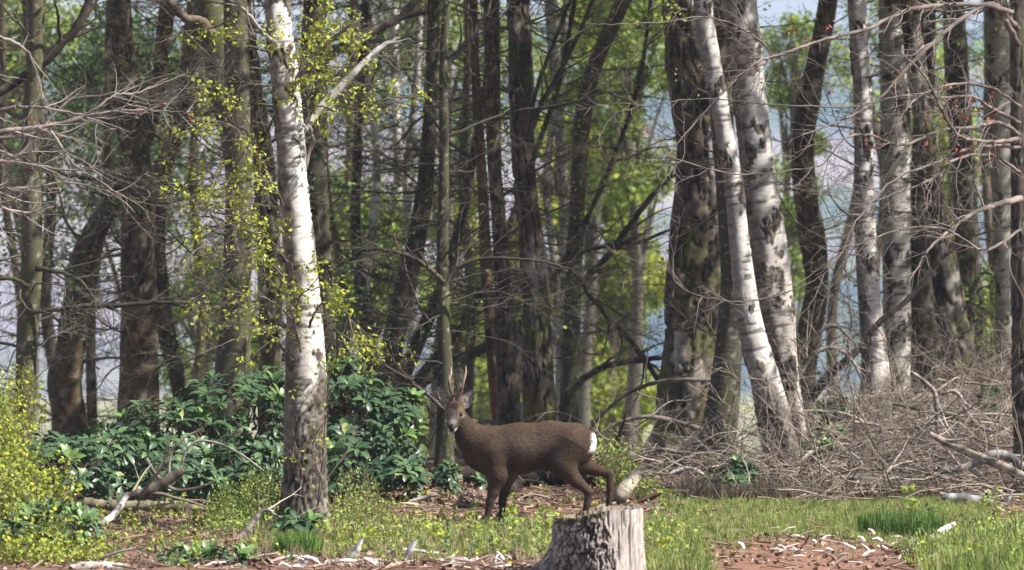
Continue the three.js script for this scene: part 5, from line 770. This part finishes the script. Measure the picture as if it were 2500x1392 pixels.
rhododendron({ seed: 4, label: 'low rhododendron clump at the very front among the wood chips', root: 480, size: 0.115, young: 0.35, dens: 90, blobs: [[480, 1370, 34.4, 70, 36, 0.22], [560, 1380, 34.3, 60, 36, 0.2], [430, 1370, 34.5, 34, 30, 0.18]] });
rhododendron({ seed: 5, label: 'small rhododendron at the foot of the big white birch', root: 730, size: 0.12, young: 0.45, dens: 100, blobs: [[725, 1295, 37.2, 52, 34, 0.2], [765, 1310, 37.1, 34, 26, 0.16]] });
rhododendron({ seed: 6, label: 'low blue-green rhododendron beside the leaning grey trunk', root: 1770, size: 0.10, young: 0.05, dens: 110, blobs: [[1770, 1185, 43.2, 62, 34, 0.3], [1810, 1160, 43.6, 40, 40, 0.25], [1660, 1240, 42, 44, 18, 0.2]] });
rhododendron({ seed: 7, label: 'bright young rhododendron between the stout birch and the swollen-based birch', root: 2010, size: 0.12, young: 0.5, dens: 80, blobs: [[2020, 1080, 46.5, 48, 40, 0.25], [2000, 1115, 46, 40, 35, 0.25], [2030, 1000, 47, 30, 16, 0.2]] });
rhododendron({ seed: 8, label: 'small rhododendron growing out of the brushwood near the oak', root: 2420, size: 0.13, young: 0.1, dens: 110, blobs: [[2425, 985, 47, 32, 38, 0.2]] });
rhododendron({ seed: 9, label: 'small rhododendron sprig in the litter in front of the slim trunk behind the deer head', root: 1090, size: 0.1, young: 0.15, dens: 120, blobs: [[1090, 1165, 42.2, 26, 30, 0.15], [1180, 1180, 42.4, 16, 14, 0.1]] });

// ---------------------------------------------------------------- yellow-green shrub and other leafy undergrowth
function shrub(S) {
  const rng = RNG(S.seed), base = onGround(S.root, S.d), T = thing(S.name, S.label, 'shrub', base), L = [], st = new MB(); T.userData.org = base;
  for (const [px, py, d, rx, ry, n] of S.blobs) for (let k = 0; k < n; k++) {
    const a = rng() * 6.283, f = Math.sqrt(rng()), p = at(px + Math.cos(a) * f * rx, py + Math.sin(a) * f * ry, d + rng.r(-0.5, 0.5)); if (p.y < groundY(p.x, p.z)) continue;
    const r0 = V(p.x * 0.96 + base.x * 0.04 + rng.r(-.1, .1), Math.max(groundY(p.x, p.z), p.y - rng.r(0.2, 0.5)), p.z + rng.r(-.1, .1)), mid = r0.clone().lerp(p, 0.5).add(V(rng.r(-.05, .05), 0.03, rng.r(-.05, .05))), pts = curve([r0, mid, p], 5);
    st.tube(pts, [0.0035, 0.003, 0.003, 0.0025, 0.002, 0.0015], 3, [0.14, 0.11, 0.06]);
    for (let j = 0; j < S.per; j++) { const q = pts[1 + rng.i(5)].clone().add(V(rng.r(-1, 1), rng.r(-1, 1), rng.r(-1, 1)).multiplyScalar(S.spread ?? 0.06)); L.push({ p: q, q: turned(V(rng.r(-1, 1), rng.r(-0.9, 0.8), rng.r(-1, 1)).normalize(), rng() * 6), s: S.size * rng.r(0.6, 1.3), c: pick(rng, S.set) }); }
  }
  put(T, 'stem', st, M.twig, 'stuff'); scatter(T, 'foliage', G.small, M.leaf, L); delete T.userData.org;
}
shrub({ name: 'leafy_shrub', label: 'bright yellow-green leafy shrub at the edge beside the rhododendrons', seed: 1, root: 30, d: 37.5, set: 'gold', size: 0.036, per: 15, spread: 0.09, blobs: [[-10, 1010, 37.8, 42, 80, 90], [-5, 1080, 37.4, 60, 100, 180], [25, 1170, 37, 65, 80, 150], [0, 1210, 36.6, 60, 100, 170], [130, 1160, 38, 70, 70, 26], [40, 950, 38, 60, 70, 28], [120, 1240, 36.8, 70, 40, 36]] });
shrub({ name: 'leafy_shrub', label: 'low yellow-green bilberry-like shrub creeping over the corner rhododendron', seed: 2, root: 70, d: 35, set: 'gold', size: 0.034, per: 11, spread: 0.08, blobs: [[50, 1360, 34.6, 110, 45, 150], [180, 1360, 34.8, 80, 35, 70], [100, 1290, 35, 110, 50, 60]] });
shrub({ name: 'feathery_shrub', label: 'soft bright green feathery bush left of the birch base', seed: 3, root: 600, d: 38.5, set: 'lime', size: 0.022, per: 22, spread: 0.05, blobs: [[600, 1225, 38.8, 80, 55, 200], [640, 1180, 39, 50, 40, 60], [560, 1270, 38, 60, 40, 80]] });
shrub({ name: 'leafy_shrub', label: 'thin light green shoots growing right of the birch base', seed: 4, root: 860, d: 39.4, set: 'lime', size: 0.03, per: 6, blobs: [[870, 1190, 39.6, 50, 60, 70], [830, 1250, 39, 40, 50, 60], [900, 1230, 39, 60, 40, 50]] });
shrub({ name: 'leafy_shrub', label: 'fresh green leafy patch between the deer rump and the massive old tree', seed: 5, root: 1530, d: 43, set: 'lime', size: 0.04, per: 6, blobs: [[1520, 1110, 43.5, 40, 40, 50], [1490, 1090, 44, 30, 30, 30], [1570, 1180, 42.5, 30, 20, 20], [1620, 1220, 42, 30, 14, 16]] });
for (const [k, px, d, h, label] of [[0, 2222, 40.6, 62, 'thin seedling with a few bright leaves at the lawn edge before the brushwood'], [1, 2422, 38.3, 90, 'young seedling with bright oval leaves near the grey fallen log'], [2, 1250, 38.2, 50, 'small fern-like green seedling beside the deer far front foot'], [3, 1330, 37.2, 70, 'yellow-green seedling just left of the stump']]) {
  const rng = RNG(70 + k), b = onGround(px, d), T = thing('seedling', label, 'seedling', b), st = new MB(), L = [], H = h * d / FPX, pts = curve([V(0, -0.02, 0), V(0.02, H * 0.4, 0.01), V(-0.01, H * 0.75, 0), V(0.015, H, 0)], 8);
  st.tube(pts, pts.map((p, i) => 0.006 - 0.0006 * i), 5, [0.16, 0.12, 0.07]); put(T, 'stem', st, M.twig);
  for (let j = 0; j < 16; j++) { const q = pts[2 + rng.i(7)].clone().add(V(rng.r(-1, 1), rng.r(-.5, .5), rng.r(-1, 1)).multiplyScalar(0.035)); const m = add(T, 'leaf', G.small, M['seed' + (j % 2)] ??= leafMat(GREEN[k === 3 ? 'yellow' : 'lime'][j % 2], 0.4, 0.8)); m.position.copy(q); m.quaternion.copy(turned(V(rng.r(-1, 1), rng.r(-0.5, 0.7), rng.r(-1, 1)).normalize(), rng() * 6)); m.scale.setScalar(rng.r(0.045, 0.075)); }
}
// ---------------------------------------------------------------- brushwood, fallen wood
{ // the heap of dead branches
  const rng = RNG(41), B = new MB(), base = onGround(2250, 46), T = thing('brushwood', 'tangled heap of dead grey-brown branches and twigs under the birches', null, base, null, 'stuff'); T.userData.org = base;
  const DRY = [[0.27, 0.22, 0.18], [0.19, 0.15, 0.12], [0.36, 0.30, 0.255], [0.14, 0.11, 0.088], [0.22, 0.17, 0.135]];
  for (let k = 0; k < 420; k++) {
    const px = rng.r(1840, 2620), t = sst(1850, 2150, px), d = rng.r(42.3 + 1.5 * (1 - t), 49.5), p = onGround(px, d, rng.r(0, 0.10 + 0.55 * t * sst(42.5, 45.5, d) * rng())), a = rng() * 6.283;
    const e = V(Math.cos(a), rng.r(-0.1, 0.5), Math.sin(a) * 0.7).normalize();
    grow(B, rng, p, e, rng.r(0.5, 1.9), rng.r(0.006, 0.017), 1, { col: DRY[rng.i(5)], wig: rng.r(0.25, 0.65), trop: [0, -1.3, -0.6], dens: [4, 5], ratio: [0.5, 0.5], max: 2, seg: 0.1, rmin: 0.0028, cull: true });
  }
  for (let k = 0; k < 150; k++) { // fine twigs trailing over the back of the lawn
    const px = rng.r(1680, 2450), d = rng.r(41.8, 44.5), p = onGround(px, d, rng.r(0.01, 0.12)), a = rng() * 6.283;
    grow(B, rng, p, V(Math.cos(a), rng.r(0, 0.25), Math.sin(a) * 0.5).normalize(), rng.r(0.3, 1.1), rng.r(0.004, 0.008), 1, { col: DRY[rng.i(5)], wig: 0.35, trop: [0, -0.5, -0.3], dens: [5, 6], max: 2, seg: 0.1, rmin: 0.0025 });
  }
  for (let k = 0; k < 90; k++) { // at the feet of the old tree
    const px = rng.r(1470, 1800), d = rng.r(44, 47), p = onGround(px, d, rng.r(0, 0.3)), a = rng() * 6.283;
    grow(B, rng, p, V(Math.cos(a), rng.r(0, 0.6), Math.sin(a) * 0.6).normalize(), rng.r(0.4, 1.2), rng.r(0.004, 0.010), 1, { col: DRY[1 + rng.i(4)], wig: 0.5, trop: [0, -0.8, -0.4], dens: [5, 6], max: 2, seg: 0.1, rmin: 0.0025 });
  }
  const bins = TWIG.map(() => []);
  for (let k = 0; k < 420; k++) { const px = k < 330 ? rng.r(1900, 2620) : rng.r(1480, 2500), t = sst(1850, 2150, px), d = rng.r(42.6, 49), p = onGround(px, d, rng.r(0, 0.04 + 0.4 * t * sst(42.5, 45, d) * rng())), a = rng() * 6.283; bins[rng.i(7)].push({ p, q: turned(V(Math.cos(a), rng.r(-0.3, 0.25), Math.sin(a) * 0.7).normalize(), rng() * 6), s: V(1.7, 1, 1.7).multiplyScalar(rng.r(0.4, 0.9)), c: mulc(DRY[rng.i(5)], rng.r(0.8, 1.3)) }); }
  bins.forEach((b, k) => scatter(T, 'dead_twigs', TWIG[k], M.twig, b));
  put(T, 'dead_branches', B, M.twig, 'stuff'); delete T.userData.org;
}
function stick(name, category, label, d, list, col, o = {}) {   // a fallen piece of wood led through photo points
  const P = list.map(([px, py, w, dz = 0]) => at(px, py, d + dz)), base = P[0].clone(), T = thing(name, label, category, base, o.group); T.userData.org = base;
  const n = (list.length - 1) * (o.sub ?? (list[0][2] > 19 ? 16 : 8)), pts = curve(P, n), rad = pts.map((p, k) => { const f = k / n * (list.length - 1), i = Math.min(list.length - 2, Math.floor(f)); return lerp(list[i][2], list[i + 1][2], f - i) * d / FPX / 2 * (list[0][2] > 19 ? 1 + 0.14 * ns(k * 0.9, list[0][0], 2) : 1); });
  const mb = new MB(), sd = list[0][0]; mb.tube(pts, rad, o.sides ?? 14, o.colFn ?? ((t, p) => mulc(mixc(col, mulc(col, 0.35), sst(-0.05, 0.3, ns(p.x * 9 + sd, p.y * 26, p.z * 9))), 0.9 + 0.6 * ns(p.x * 31, p.y * 47, sd))), o.wob ?? 0.3, o.flat ?? 1);
  put(T, 'wood', mb, M.wood);
  if (o.twigs) { const tw = new MB(), rng = RNG(sd | 0); for (let k = 0; k < o.twigs; k++) { const i = 1 + rng.i(n - 1), e = pts[i].clone().sub(pts[i - 1]).normalize(), a = rng.r(0.5, 1.1); grow(tw, rng, pts[i].clone(), e.multiplyScalar(Math.cos(a)).addScaledVector(perp(e, rng), Math.sin(a)), rng.r(0.25, 0.8), Math.max(0.004, rad[i] * 0.45), 1, { col, wig: 0.5, trop: [0, 0.1, 0], dens: [5, 5], max: 2, seg: 0.09, rmin: 0.0026 }); } put(T, 'side_twigs', tw, M.twig, 'stuff'); }
  delete T.userData.org; return T;
}
const DB = 'dead_branch', FB = 'fallen branch', C1 = [0.30, 0.25, 0.21], C2 = [0.15, 0.125, 0.105], C3 = [0.34, 0.30, 0.27], WH = [0.66, 0.62, 0.59];
stick(DB, FB, 'long dead limb propped up diagonally from the brushwood against the oak boughs', 47.8, [[1905, 1085, 26], [1960, 1010, 24], [2025, 915, 20], [2092, 858, 17, -0.2], [2150, 785, 15, -0.4], [2218, 730, 13, -0.6], [2290, 640, 11, -0.8], [2350, 590, 8, -1]], [0.20, 0.17, 0.145], { twigs: 5 });
stick(DB, FB, 'thick pale bough lying across the right end of the brushwood', 43.2, [[2270, 1060, 15], [2330, 1090, 18], [2390, 1115, 20, -0.2], [2450, 1140, 22, -0.4], [2520, 1175, 24, -0.6]], [0.33, 0.27, 0.22], { twigs: 4 });
stick(DB, FB, 'grey bent bough arching at the edge of the brushwood beside the oak', 43, [[2300, 1150, 16], [2360, 1140, 18], [2430, 1110, 22], [2470, 1118, 24], [2510, 1150, 26]], [0.27, 0.25, 0.24], { twigs: 3 });
stick(DB, FB, 'crooked dead branch hooking up out of the brushwood and down again', 45, [[2225, 908, 8], [2255, 930, 10], [2280, 955, 12], [2288, 1000, 13], [2290, 1050, 12]], C1, { twigs: 4 });
stick(DB, FB, 'second hooked dead branch, pale, standing farther along the brushwood', 45.5, [[2300, 962, 7], [2330, 955, 9], [2352, 980, 11], [2362, 1010, 12], [2400, 1045, 12], [2440, 1060, 11]], C3, { twigs: 4 });
stick(DB, FB, 'dead branch arching over beside the swollen-based birch', 47.5, [[1950, 920, 10], [1990, 862, 11], [2040, 850, 10], [2080, 880, 8], [2110, 940, 6]], C1, { twigs: 6 });
stick(DB, FB, 'thin dead branch bowing from the stout birch towards the brushwood', 46.8, [[1950, 860, 8], [1995, 815, 9], [2035, 795, 9], [2070, 820, 7], [2095, 850, 5]], C2, { twigs: 6 });
stick(DB, FB, 'long straight dead branch crossing the brushwood low from birch to oak', 43.4, [[2030, 1165, 9], [2120, 1170, 10], [2230, 1185, 11], [2330, 1195, 12], [2440, 1215, 10]], C3, { twigs: 4 });
stick(DB, FB, 'mossy brown branch running level through the middle of the brushwood', 46, [[2180, 985, 8], [2250, 1000, 10], [2330, 1020, 12], [2400, 1045, 13]], [0.13, 0.115, 0.075], { twigs: 4 });
stick(DB, FB, 'dead grey limb lying level across the foot of the massive old tree', 45.6, [[1430, 1058, 6, 0.6], [1500, 985, 8, 0.5], [1580, 940, 10, 0.2], [1660, 928, 11], [1735, 928, 11]], [0.15, 0.125, 0.105], { twigs: 7 });
stick(DB, FB, 'second dead limb reaching from the old tree to the deer rump', 45.4, [[1455, 1066, 7], [1510, 1032, 9], [1580, 1018, 11], [1650, 1030, 12], [1715, 1050, 12]], [0.17, 0.14, 0.115], { twigs: 7 });
stick(DB, FB, 'short dead branch sticking out below the limbs at the old tree', 45, [[1560, 1110, 6], [1610, 1098, 9], [1660, 1105, 11], [1720, 1110, 9]], C2, { twigs: 4 });
stick(DB, FB, 'curved thin branch springing up before the dark rhododendron mass', 40.6, [[355, 1120, 10], [385, 1165, 10], [425, 1196, 9], [480, 1192, 8], [520, 1178, 6]], C2);
stick(DB, FB, 'thin bent branch arching over before the rhododendron mass', 40.4, [[440, 1145, 5], [455, 1100, 6], [480, 1078, 7], [520, 1080, 7], [580, 1105, 6], [650, 1155, 4]], C1);
stick(DB, FB, 'thin straight twig slanting up through the rhododendron mass', 40.6, [[378, 1160, 6], [410, 1110, 6], [450, 1070, 5], [490, 1048, 4]], C1);
stick('fallen_log', 'log', 'fallen mossy log lying level at the foot of the rhododendron mass', 40.2, [[205, 1228, 26], [280, 1236, 27], [370, 1236, 26], [450, 1240, 22], [520, 1244, 12]], [0.24, 0.20, 0.13], { twigs: 3, sides: 18 });
stick('fallen_log', 'log', 'dark broken log leaning on the mossy level log', 40, [[305, 1215, 20], [370, 1195, 24], [420, 1165, 26], [448, 1150, 16]], [0.14, 0.115, 0.085], { twigs: 4, sides: 16 });
stick('broken_branch', FB, 'pale peeled branch standing crookedly before the mossy log', 38.6, [[212, 1302, 12, -0.6], [250, 1278, 16, -0.5], [282, 1252, 17, -0.4], [308, 1212, 13, -0.3]], WH);
stick('broken_branch', FB, 'pale lower piece of the crooked peeled branch, pointing down to the ground', 37.6, [[214, 1310, 11, -0.2], [232, 1335, 12, -0.5], [250, 1364, 11, -0.9]], [0.55, 0.5, 0.46]);
stick('broken_branch', FB, 'pale bowed branch standing up in the feathery bush', 37.2, [[568, 1328, 10], [600, 1298, 14], [625, 1265, 12], [645, 1246, 9], [668, 1250, 7]], [0.52, 0.47, 0.43], { twigs: 2 });
stick('broken_branch', FB, 'short forked pale branch right of the bowed branch', 37.4, [[600, 1330, 8], [640, 1300, 8], [662, 1268, 7]], [0.38, 0.33, 0.29], { twigs: 2 });
stick('dead_branch', FB, 'thin grey stick lying in front of the corner rhododendron', 34.6, [[150, 1400, 10], [240, 1365, 8], [300, 1345, 6], [350, 1338, 4]], [0.3, 0.27, 0.23]);
stick('dead_log', 'log', 'long sun-bleached broken log along the very front beside the wood chips', 34, [[140, 1398, 24], [230, 1384, 26], [300, 1388, 24], [350, 1390, 16]], [0.5, 0.44, 0.41]);
stick('fallen_log', 'log', 'smooth grey fallen log at the lawn edge under the brushwood', 41.8, [[2300, 1214, 18], [2350, 1218, 26], [2400, 1228, 28], [2460, 1244, 26], [2485, 1250, 14]], [0.36, 0.34, 0.33], { sides: 18, wob: 0.12 });
stick('broken_branch', FB, 'white peeled stick standing up at the end of the grey log', 41.6, [[2450, 1244, 8], [2462, 1222, 9], [2472, 1198, 5]], WH);
stick('broken_branch', FB, 'long white peeled stick slanting across the lawn corner', 37.3, [[2232, 1328, 10], [2270, 1318, 16, 0.1], [2300, 1298, 18, 0.2], [2330, 1280, 12, 0.4]], WH);
stick('snapped_log', 'log', 'pale snapped log leaning in the litter behind the deer hind feet', 42.2, [[1512, 1215, 34, -0.4], [1535, 1185, 34], [1562, 1150, 24, 0.3]], [0.36, 0.31, 0.24], { sides: 20, wob: 0.45 });
stick('snapped_log', 'log', 'pale log end poking out between the deer legs', 42.2, [[1236, 1205, 22], [1255, 1188, 25], [1274, 1168, 27]], [0.27, 0.21, 0.16], { sides: 20, wob: 0.45 });
stick('broken_branch', FB, 'bent white stick lying at the foot of the leaning grey trunk', 44.2, [[1636, 1158, 8], [1660, 1148, 10], [1685, 1144, 10], [1710, 1155, 9], [1730, 1172, 6]], [0.6, 0.56, 0.53]);
stick('rotten_log', 'log', 'dark rotten log lying behind the deer under its belly', 44.6, [[1130, 1160, 34], [1200, 1158, 46], [1290, 1165, 56], [1380, 1160, 50], [1470, 1165, 46], [1540, 1172, 26]], [0.045, 0.030, 0.020], { sides: 26, wob: 0.6, twigs: 18 });
stick('bark_slab', 'bark piece', 'dark red slab of bark tilted in the litter behind the stump', 41.4, [[1556, 1228, 5], [1580, 1218, 14], [1600, 1210, 13], [1615, 1205, 4]], [0.11, 0.05, 0.035], { flat: 0.3 });
stick('dead_branch', FB, 'pale stick lying under the dark rhododendron nearest the deer', 41.4, [[1000, 1226, 9], [1035, 1216, 10], [1068, 1208, 8]], [0.4, 0.34, 0.3]);
stick('dead_branch', FB, 'short reddish stick leaning in the grass left of the stump', 36, [[1124, 1300, 3], [1135, 1325, 5], [1150, 1345, 4]], [0.26, 0.13, 0.09]);
{ const d = 41.2, b = onGround(1165, d), g = new THREE.SphereGeometry(1, 70, 44), q = g.attributes.position, c = []; // mound of litter by the deer's chest
  for (let k = 0; k < q.count; k++) { const x = q.getX(k), y = q.getY(k), z = q.getZ(k), n = 1 + 0.5 * fbm(x * 3.5, y * 3.5, z * 3.5, 4) + 0.22 * ns(x * 11, y * 11, z * 11); q.setXYZ(k, x * 0.15 * n, y * 0.10 * n, z * 0.14 * n); c.push(...mixc([0.05, 0.028, 0.02], [0.30, 0.20, 0.15], clamp(0.45 + ns(x * 9, y * 15, z * 9) + 0.4 * ns(x * 25, y * 25, z * 25)))); }
  g.setAttribute('color', new THREE.Float32BufferAttribute(c, 3)); g.computeVertexNormals(); const T = thing('litter_mound', 'low crumbling mound of pinkish litter at the feet of the deer', 'tree stump', b); add(T, 'wood', g, M.wood).position.y = 0.04; }
// pale splinters and chips of wood in front
{
  const rng = RNG(88), own = [[[868, 1362, 14], [874, 1338, 16], [886, 1312, 8], 'upright white splinter of a pair standing in the front grass'], [[850, 1370, 14], [866, 1345, 12], [872, 1330, 4], 'shorter white splinter leaning on the upright one in the front grass'], [[985, 1375, 16], [1000, 1348, 18], [1016, 1318, 10], 'white wedge of wood standing askew across the lying white stick'], [[920, 1358, 8], [980, 1344, 12], [1070, 1352, 7], 'long white stick lying level in front of the deer'], [[700, 1396, 20], [735, 1386, 26], [745, 1370, 10], 'broad white chunk of split wood at the front below the birch'], [[1210, 1356, 8], [1235, 1348, 12], [1256, 1336, 6], 'small white chip pointing up left of the stump'], [[1060, 1368, 12], [1110, 1376, 18], [1160, 1370, 12], 'thick white slat lying flat left of the stump'], [[770, 1390, 12], [800, 1376, 16], [830, 1372, 8], 'white splinter lying low beside the broad white chunk'], [[1190, 1398, 18], [1240, 1388, 20], [1300, 1384, 8], 'pale plank-like piece touching the root of the stump'], [[1120, 1388, 10], [1140, 1376, 14], [1160, 1372, 6], 'flat white flake before the thick white slat']];
  own.forEach(l => stick('wood_splinter', 'wood chip', l[3], 34.3 + (1392 - Math.max(l[0][1], 1392 - 50)) * 0.03, l.slice(0, 3), [0.78, 0.74, 0.71], { flat: 0.55, sides: 6, wob: 0.25, sub: 4 }));
  const chip = (d0, d1, p0, p1, n, group, label, cols, lm = 0.24) => { for (let k = 0; k < n; k++) { const d = rng.r(d0, d1), px = rng.r(p0, p1), a = onGround(px, d, 0.012), L = rng.r(0.04, lm), an = rng() * 6.283, b = a.clone().add(V(Math.cos(an) * L, rng.r(-0.005, 0.05), Math.sin(an) * L * 0.6)), m = a.clone().lerp(b, 0.5).add(V(0, rng.r(0, 0.015), 0)), T = thing('wood_chip', label, 'wood chip', a, group); T.userData.org = a; const mb = new MB(), w = rng.r(0.005, 0.017); mb.tube([a, a.clone().lerp(m, 0.5), m, m.clone().lerp(b, 0.6), b], [w * rng.r(0.4, 0.9), w, w * rng.r(0.7, 1.1), w * rng.r(0.6, 1), w * rng.r(0.2, 0.8)], 5, mulc(cols[rng.i(cols.length)], rng.r(0.75, 1.1)), 0.3, 0.45); put(T, 'wood', mb, M.wood); delete T.userData.org; } };
  const cw = [[0.72, 0.68, 0.65], [0.55, 0.49, 0.45], [0.42, 0.34, 0.29]];
  chip(33.9, 34.8, 640, 1330, 44, 'wood chips in front of the stump', 'sun-bleached wood chip scattered along the front between birch and stump', cw);
  chip(34.0, 35.0, 330, 660, 16, 'wood chips at the front corner', 'pale wood chip scattered around the low front rhododendron clump', cw);
  chip(35.2, 37.6, 1900, 2330, 46, 'wood chips on the bare soil', 'pale wood chip scattered between the bare red soil and the lawn', cw, 0.15);
  chip(34.2, 36.0, 1620, 2350, 26, 'wood chips on the red earth', 'pale wood chip lying on the bare red earth at the front', cw, 0.13);
  chip(40, 43.4, 1010, 1660, 50, 'sticks in the litter round the deer', 'short brown stick lying in the red leaf litter around the deer', [[0.24, 0.15, 0.11], [0.36, 0.27, 0.22], [0.14, 0.09, 0.07]]);
}
// ---------------------------------------------------------------- grass, weeds, litter
{
  const rng = RNG(123), tufts = [bladeTuft(1, 10, 0.32, 0.35), bladeTuft(2, 12, 0.4, 0.6), bladeTuft(3, 9, 0.3, 0.2)], L = [[], [], []], W = [], D = [[], []];
  const GC = [[0.19, 0.27, 0.035], [0.25, 0.33, 0.05], [0.30, 0.36, 0.07], [0.14, 0.21, 0.03], [0.38, 0.35, 0.15]];
  const blade = (p, h, c, w = 1) => L[rng.i(3)].push({ p, q: turned(V(rng.r(-.15, .15), 1, rng.r(-.15, .15)).normalize(), rng() * 6), s: V(h * w, h, h * w), c });
  for (let k = 0; k < 60000; k++) {
    const d = 33 + 11.5 * Math.pow(rng(), 0.9), px = rng.r(-120, 2620), p = onGround(px, d, -0.008), q = zones(p.x, p.z), u = rng();
    const thin = 1 - 0.8 * sst(0.1, 0.3, q.n2), g = mulc(GC[rng.i(5)], rng.r(0.7, 1.15));
    if (u < q.lawn * thin * 0.85) blade(p, rng.r(0.035, 0.085), mixc(g, [0.32, 0.30, 0.12], clamp(q.n2 * 2) * 0.5), 1.1);
    else if (u < q.corner * thin * 0.55) blade(p, rng.r(0.07, 0.2), g);
    else if (u < q.beside * 0.6) blade(p, rng.r(0.06, 0.15), g);
    else if (u < q.front * thin * 0.32) blade(p, rng.r(0.05, 0.14), rng() < 0.4 ? mulc([0.36, 0.30, 0.16], rng.r(0.7, 1.1)) : g);
    else if (u < 0.03 && d > 35) blade(p, rng.r(0.04, 0.1), g);
  }
  for (let k = 0; k < 2600; k++) { const p = onGround(rng.r(1660, 2330), rng.r(42.4, 44.4), -0.01); blade(p, rng.r(0.08, 0.2), mulc(rng() < 0.7 ? [0.15, 0.105, 0.065] : [0.26, 0.20, 0.12], rng.r(0.6, 1.1)), 0.8); } // withered fringe
  for (let k = 0; k < 420; k++) { const a = rng() * 6.28, r = Math.sqrt(rng()) * 0.30, c = onGround(2205, 37.7); const p = V(c.x + Math.cos(a) * r, 0, c.z + Math.sin(a) * r); p.y = groundY(p.x, p.z) - 0.01; blade(p, rng.r(0.11, 0.24), mulc([0.10, 0.19, 0.02], rng.r(0.7, 1.3)), 0.7); }
  for (let k = 0; k < 170; k++) { const a = rng() * 6.28, r = Math.sqrt(rng()) * 0.13, c = onGround(722, 35.6); const p = V(c.x + Math.cos(a) * r, 0, c.z + Math.sin(a) * r); p.y = groundY(p.x, p.z) - 0.01; blade(p, rng.r(0.12, 0.22), mulc([0.13, 0.25, 0.03], rng.r(0.7, 1.3)), 0.7); }
  for (let k = 0; k < 420; k++) { const d = 34.2 + 6 * rng(), px = rng.r(250, 1500), p = onGround(px, d, -0.01); if (rng() < 0.35 + 0.6 * zones(p.x, p.z).n) continue; blade(p, rng.r(0.06, 0.16), mulc(rng() < 0.6 ? [0.34, 0.27, 0.16] : [0.22, 0.15, 0.09], rng.r(0.6, 1.1)), 0.9); } // dry stalks
  const lawn = thing('grass', 'bright grass of the clearing with tussocks and withered tufts', null, null, null, 'stuff');
  L.forEach((l, k) => scatter(lawn, 'grass_tufts', tufts[k], M.grass, l));
  // weeds: little plants of a few leaves
  const wl = [];
  for (let k = 0; k < 2500; k++) {
    const d = 33.6 + 8 * rng(), px = rng.r(180, 2560), p = onGround(px, d), q = zones(p.x, p.z);
    const want = Math.max(q.front * 0.95, q.corner * 0.7, q.beside * 0.6, px < 560 ? 0.35 : 0.10 * (px < 1700)) * (1 - q.soil); if (rng() > want) continue;
    const h = rng.r(0.04, 0.17) * (rng() < 0.12 ? 1.5 : 1), n = 4 + rng.i(7), set = rng() < 0.28 ? 'yellow' : rng() < 0.75 ? 'lime' : 'mid';
    for (let j = 0; j < n; j++) wl.push({ p: V(p.x + rng.r(-.03, .03), p.y + h * rng.r(0.2, 1), p.z + rng.r(-.03, .03)), q: turned(V(rng.r(-1, 1), rng.r(-0.2, 0.9), rng.r(-1, 1)).normalize(), rng() * 6), s: rng.r(0.02, 0.045), c: pick(rng, set) });
  }
  scatter(scene, 'weeds', G.small, M.leaf, wl, 'small yellow-green weeds sprinkled through the front grass');
  // litter: dead leaves, bits of bark and needles
  const RC = [[0.17, 0.075, 0.045], [0.22, 0.12, 0.075], [0.30, 0.19, 0.13], [0.11, 0.055, 0.035], [0.40, 0.30, 0.24]], dl = [], bl = [];
  for (let k = 0; k < 16000; k++) {
    const d = 33.4 + 14 * Math.pow(rng(), 0.85), px = rng.r(-100, 2600), p = onGround(px, d, rng.r(0.002, 0.02)), q = zones(p.x, p.z);
    if (rng() < Math.max(q.lawn * 0.8, q.front * 0.5, q.soil * 0.4)) continue;
    dl.push({ p, q: turned(V(rng.r(-1, 1), rng.r(-0.1, 0.25), rng.r(-1, 1)).normalize(), rng() * 6), s: rng.r(0.02, 0.055), c: mulc(RC[rng.i(5)], rng.r(0.7, 1.1)) });
  }
  const twig = new THREE.CylinderGeometry(0.03, 0.045, 1, 5);
  for (let k = 0; k < 5200; k++) {
    const d = 33.6 + 13 * rng(), px = rng.r(-100, 2600), p = onGround(px, d, rng.r(0.003, 0.025)), q = zones(p.x, p.z);
    if (rng() < Math.max(q.lawn * 0.85, q.front * 0.4, q.soil * 0.75)) continue;
    bl.push({ p, q: turned(V(rng.r(-1, 1), rng.r(-0.12, 0.2), rng.r(-0.8, 0.8)).normalize(), rng() * 6), s: rng.r(0.04, 0.2), c: mulc(RC[1 + rng.i(4)], rng.r(0.7, 1.15)) });
  }
  scatter(scene, 'leaf_litter', G.dead, M.litter, dl, 'red-brown dead leaves covering the woodland floor');
  scatter(scene, 'twig_litter', twig, M.litter, bl, 'fine broken twigs strewn over the woodland floor');
}
console.log('triangles', TRIS);
renderer.render(scene, camera);
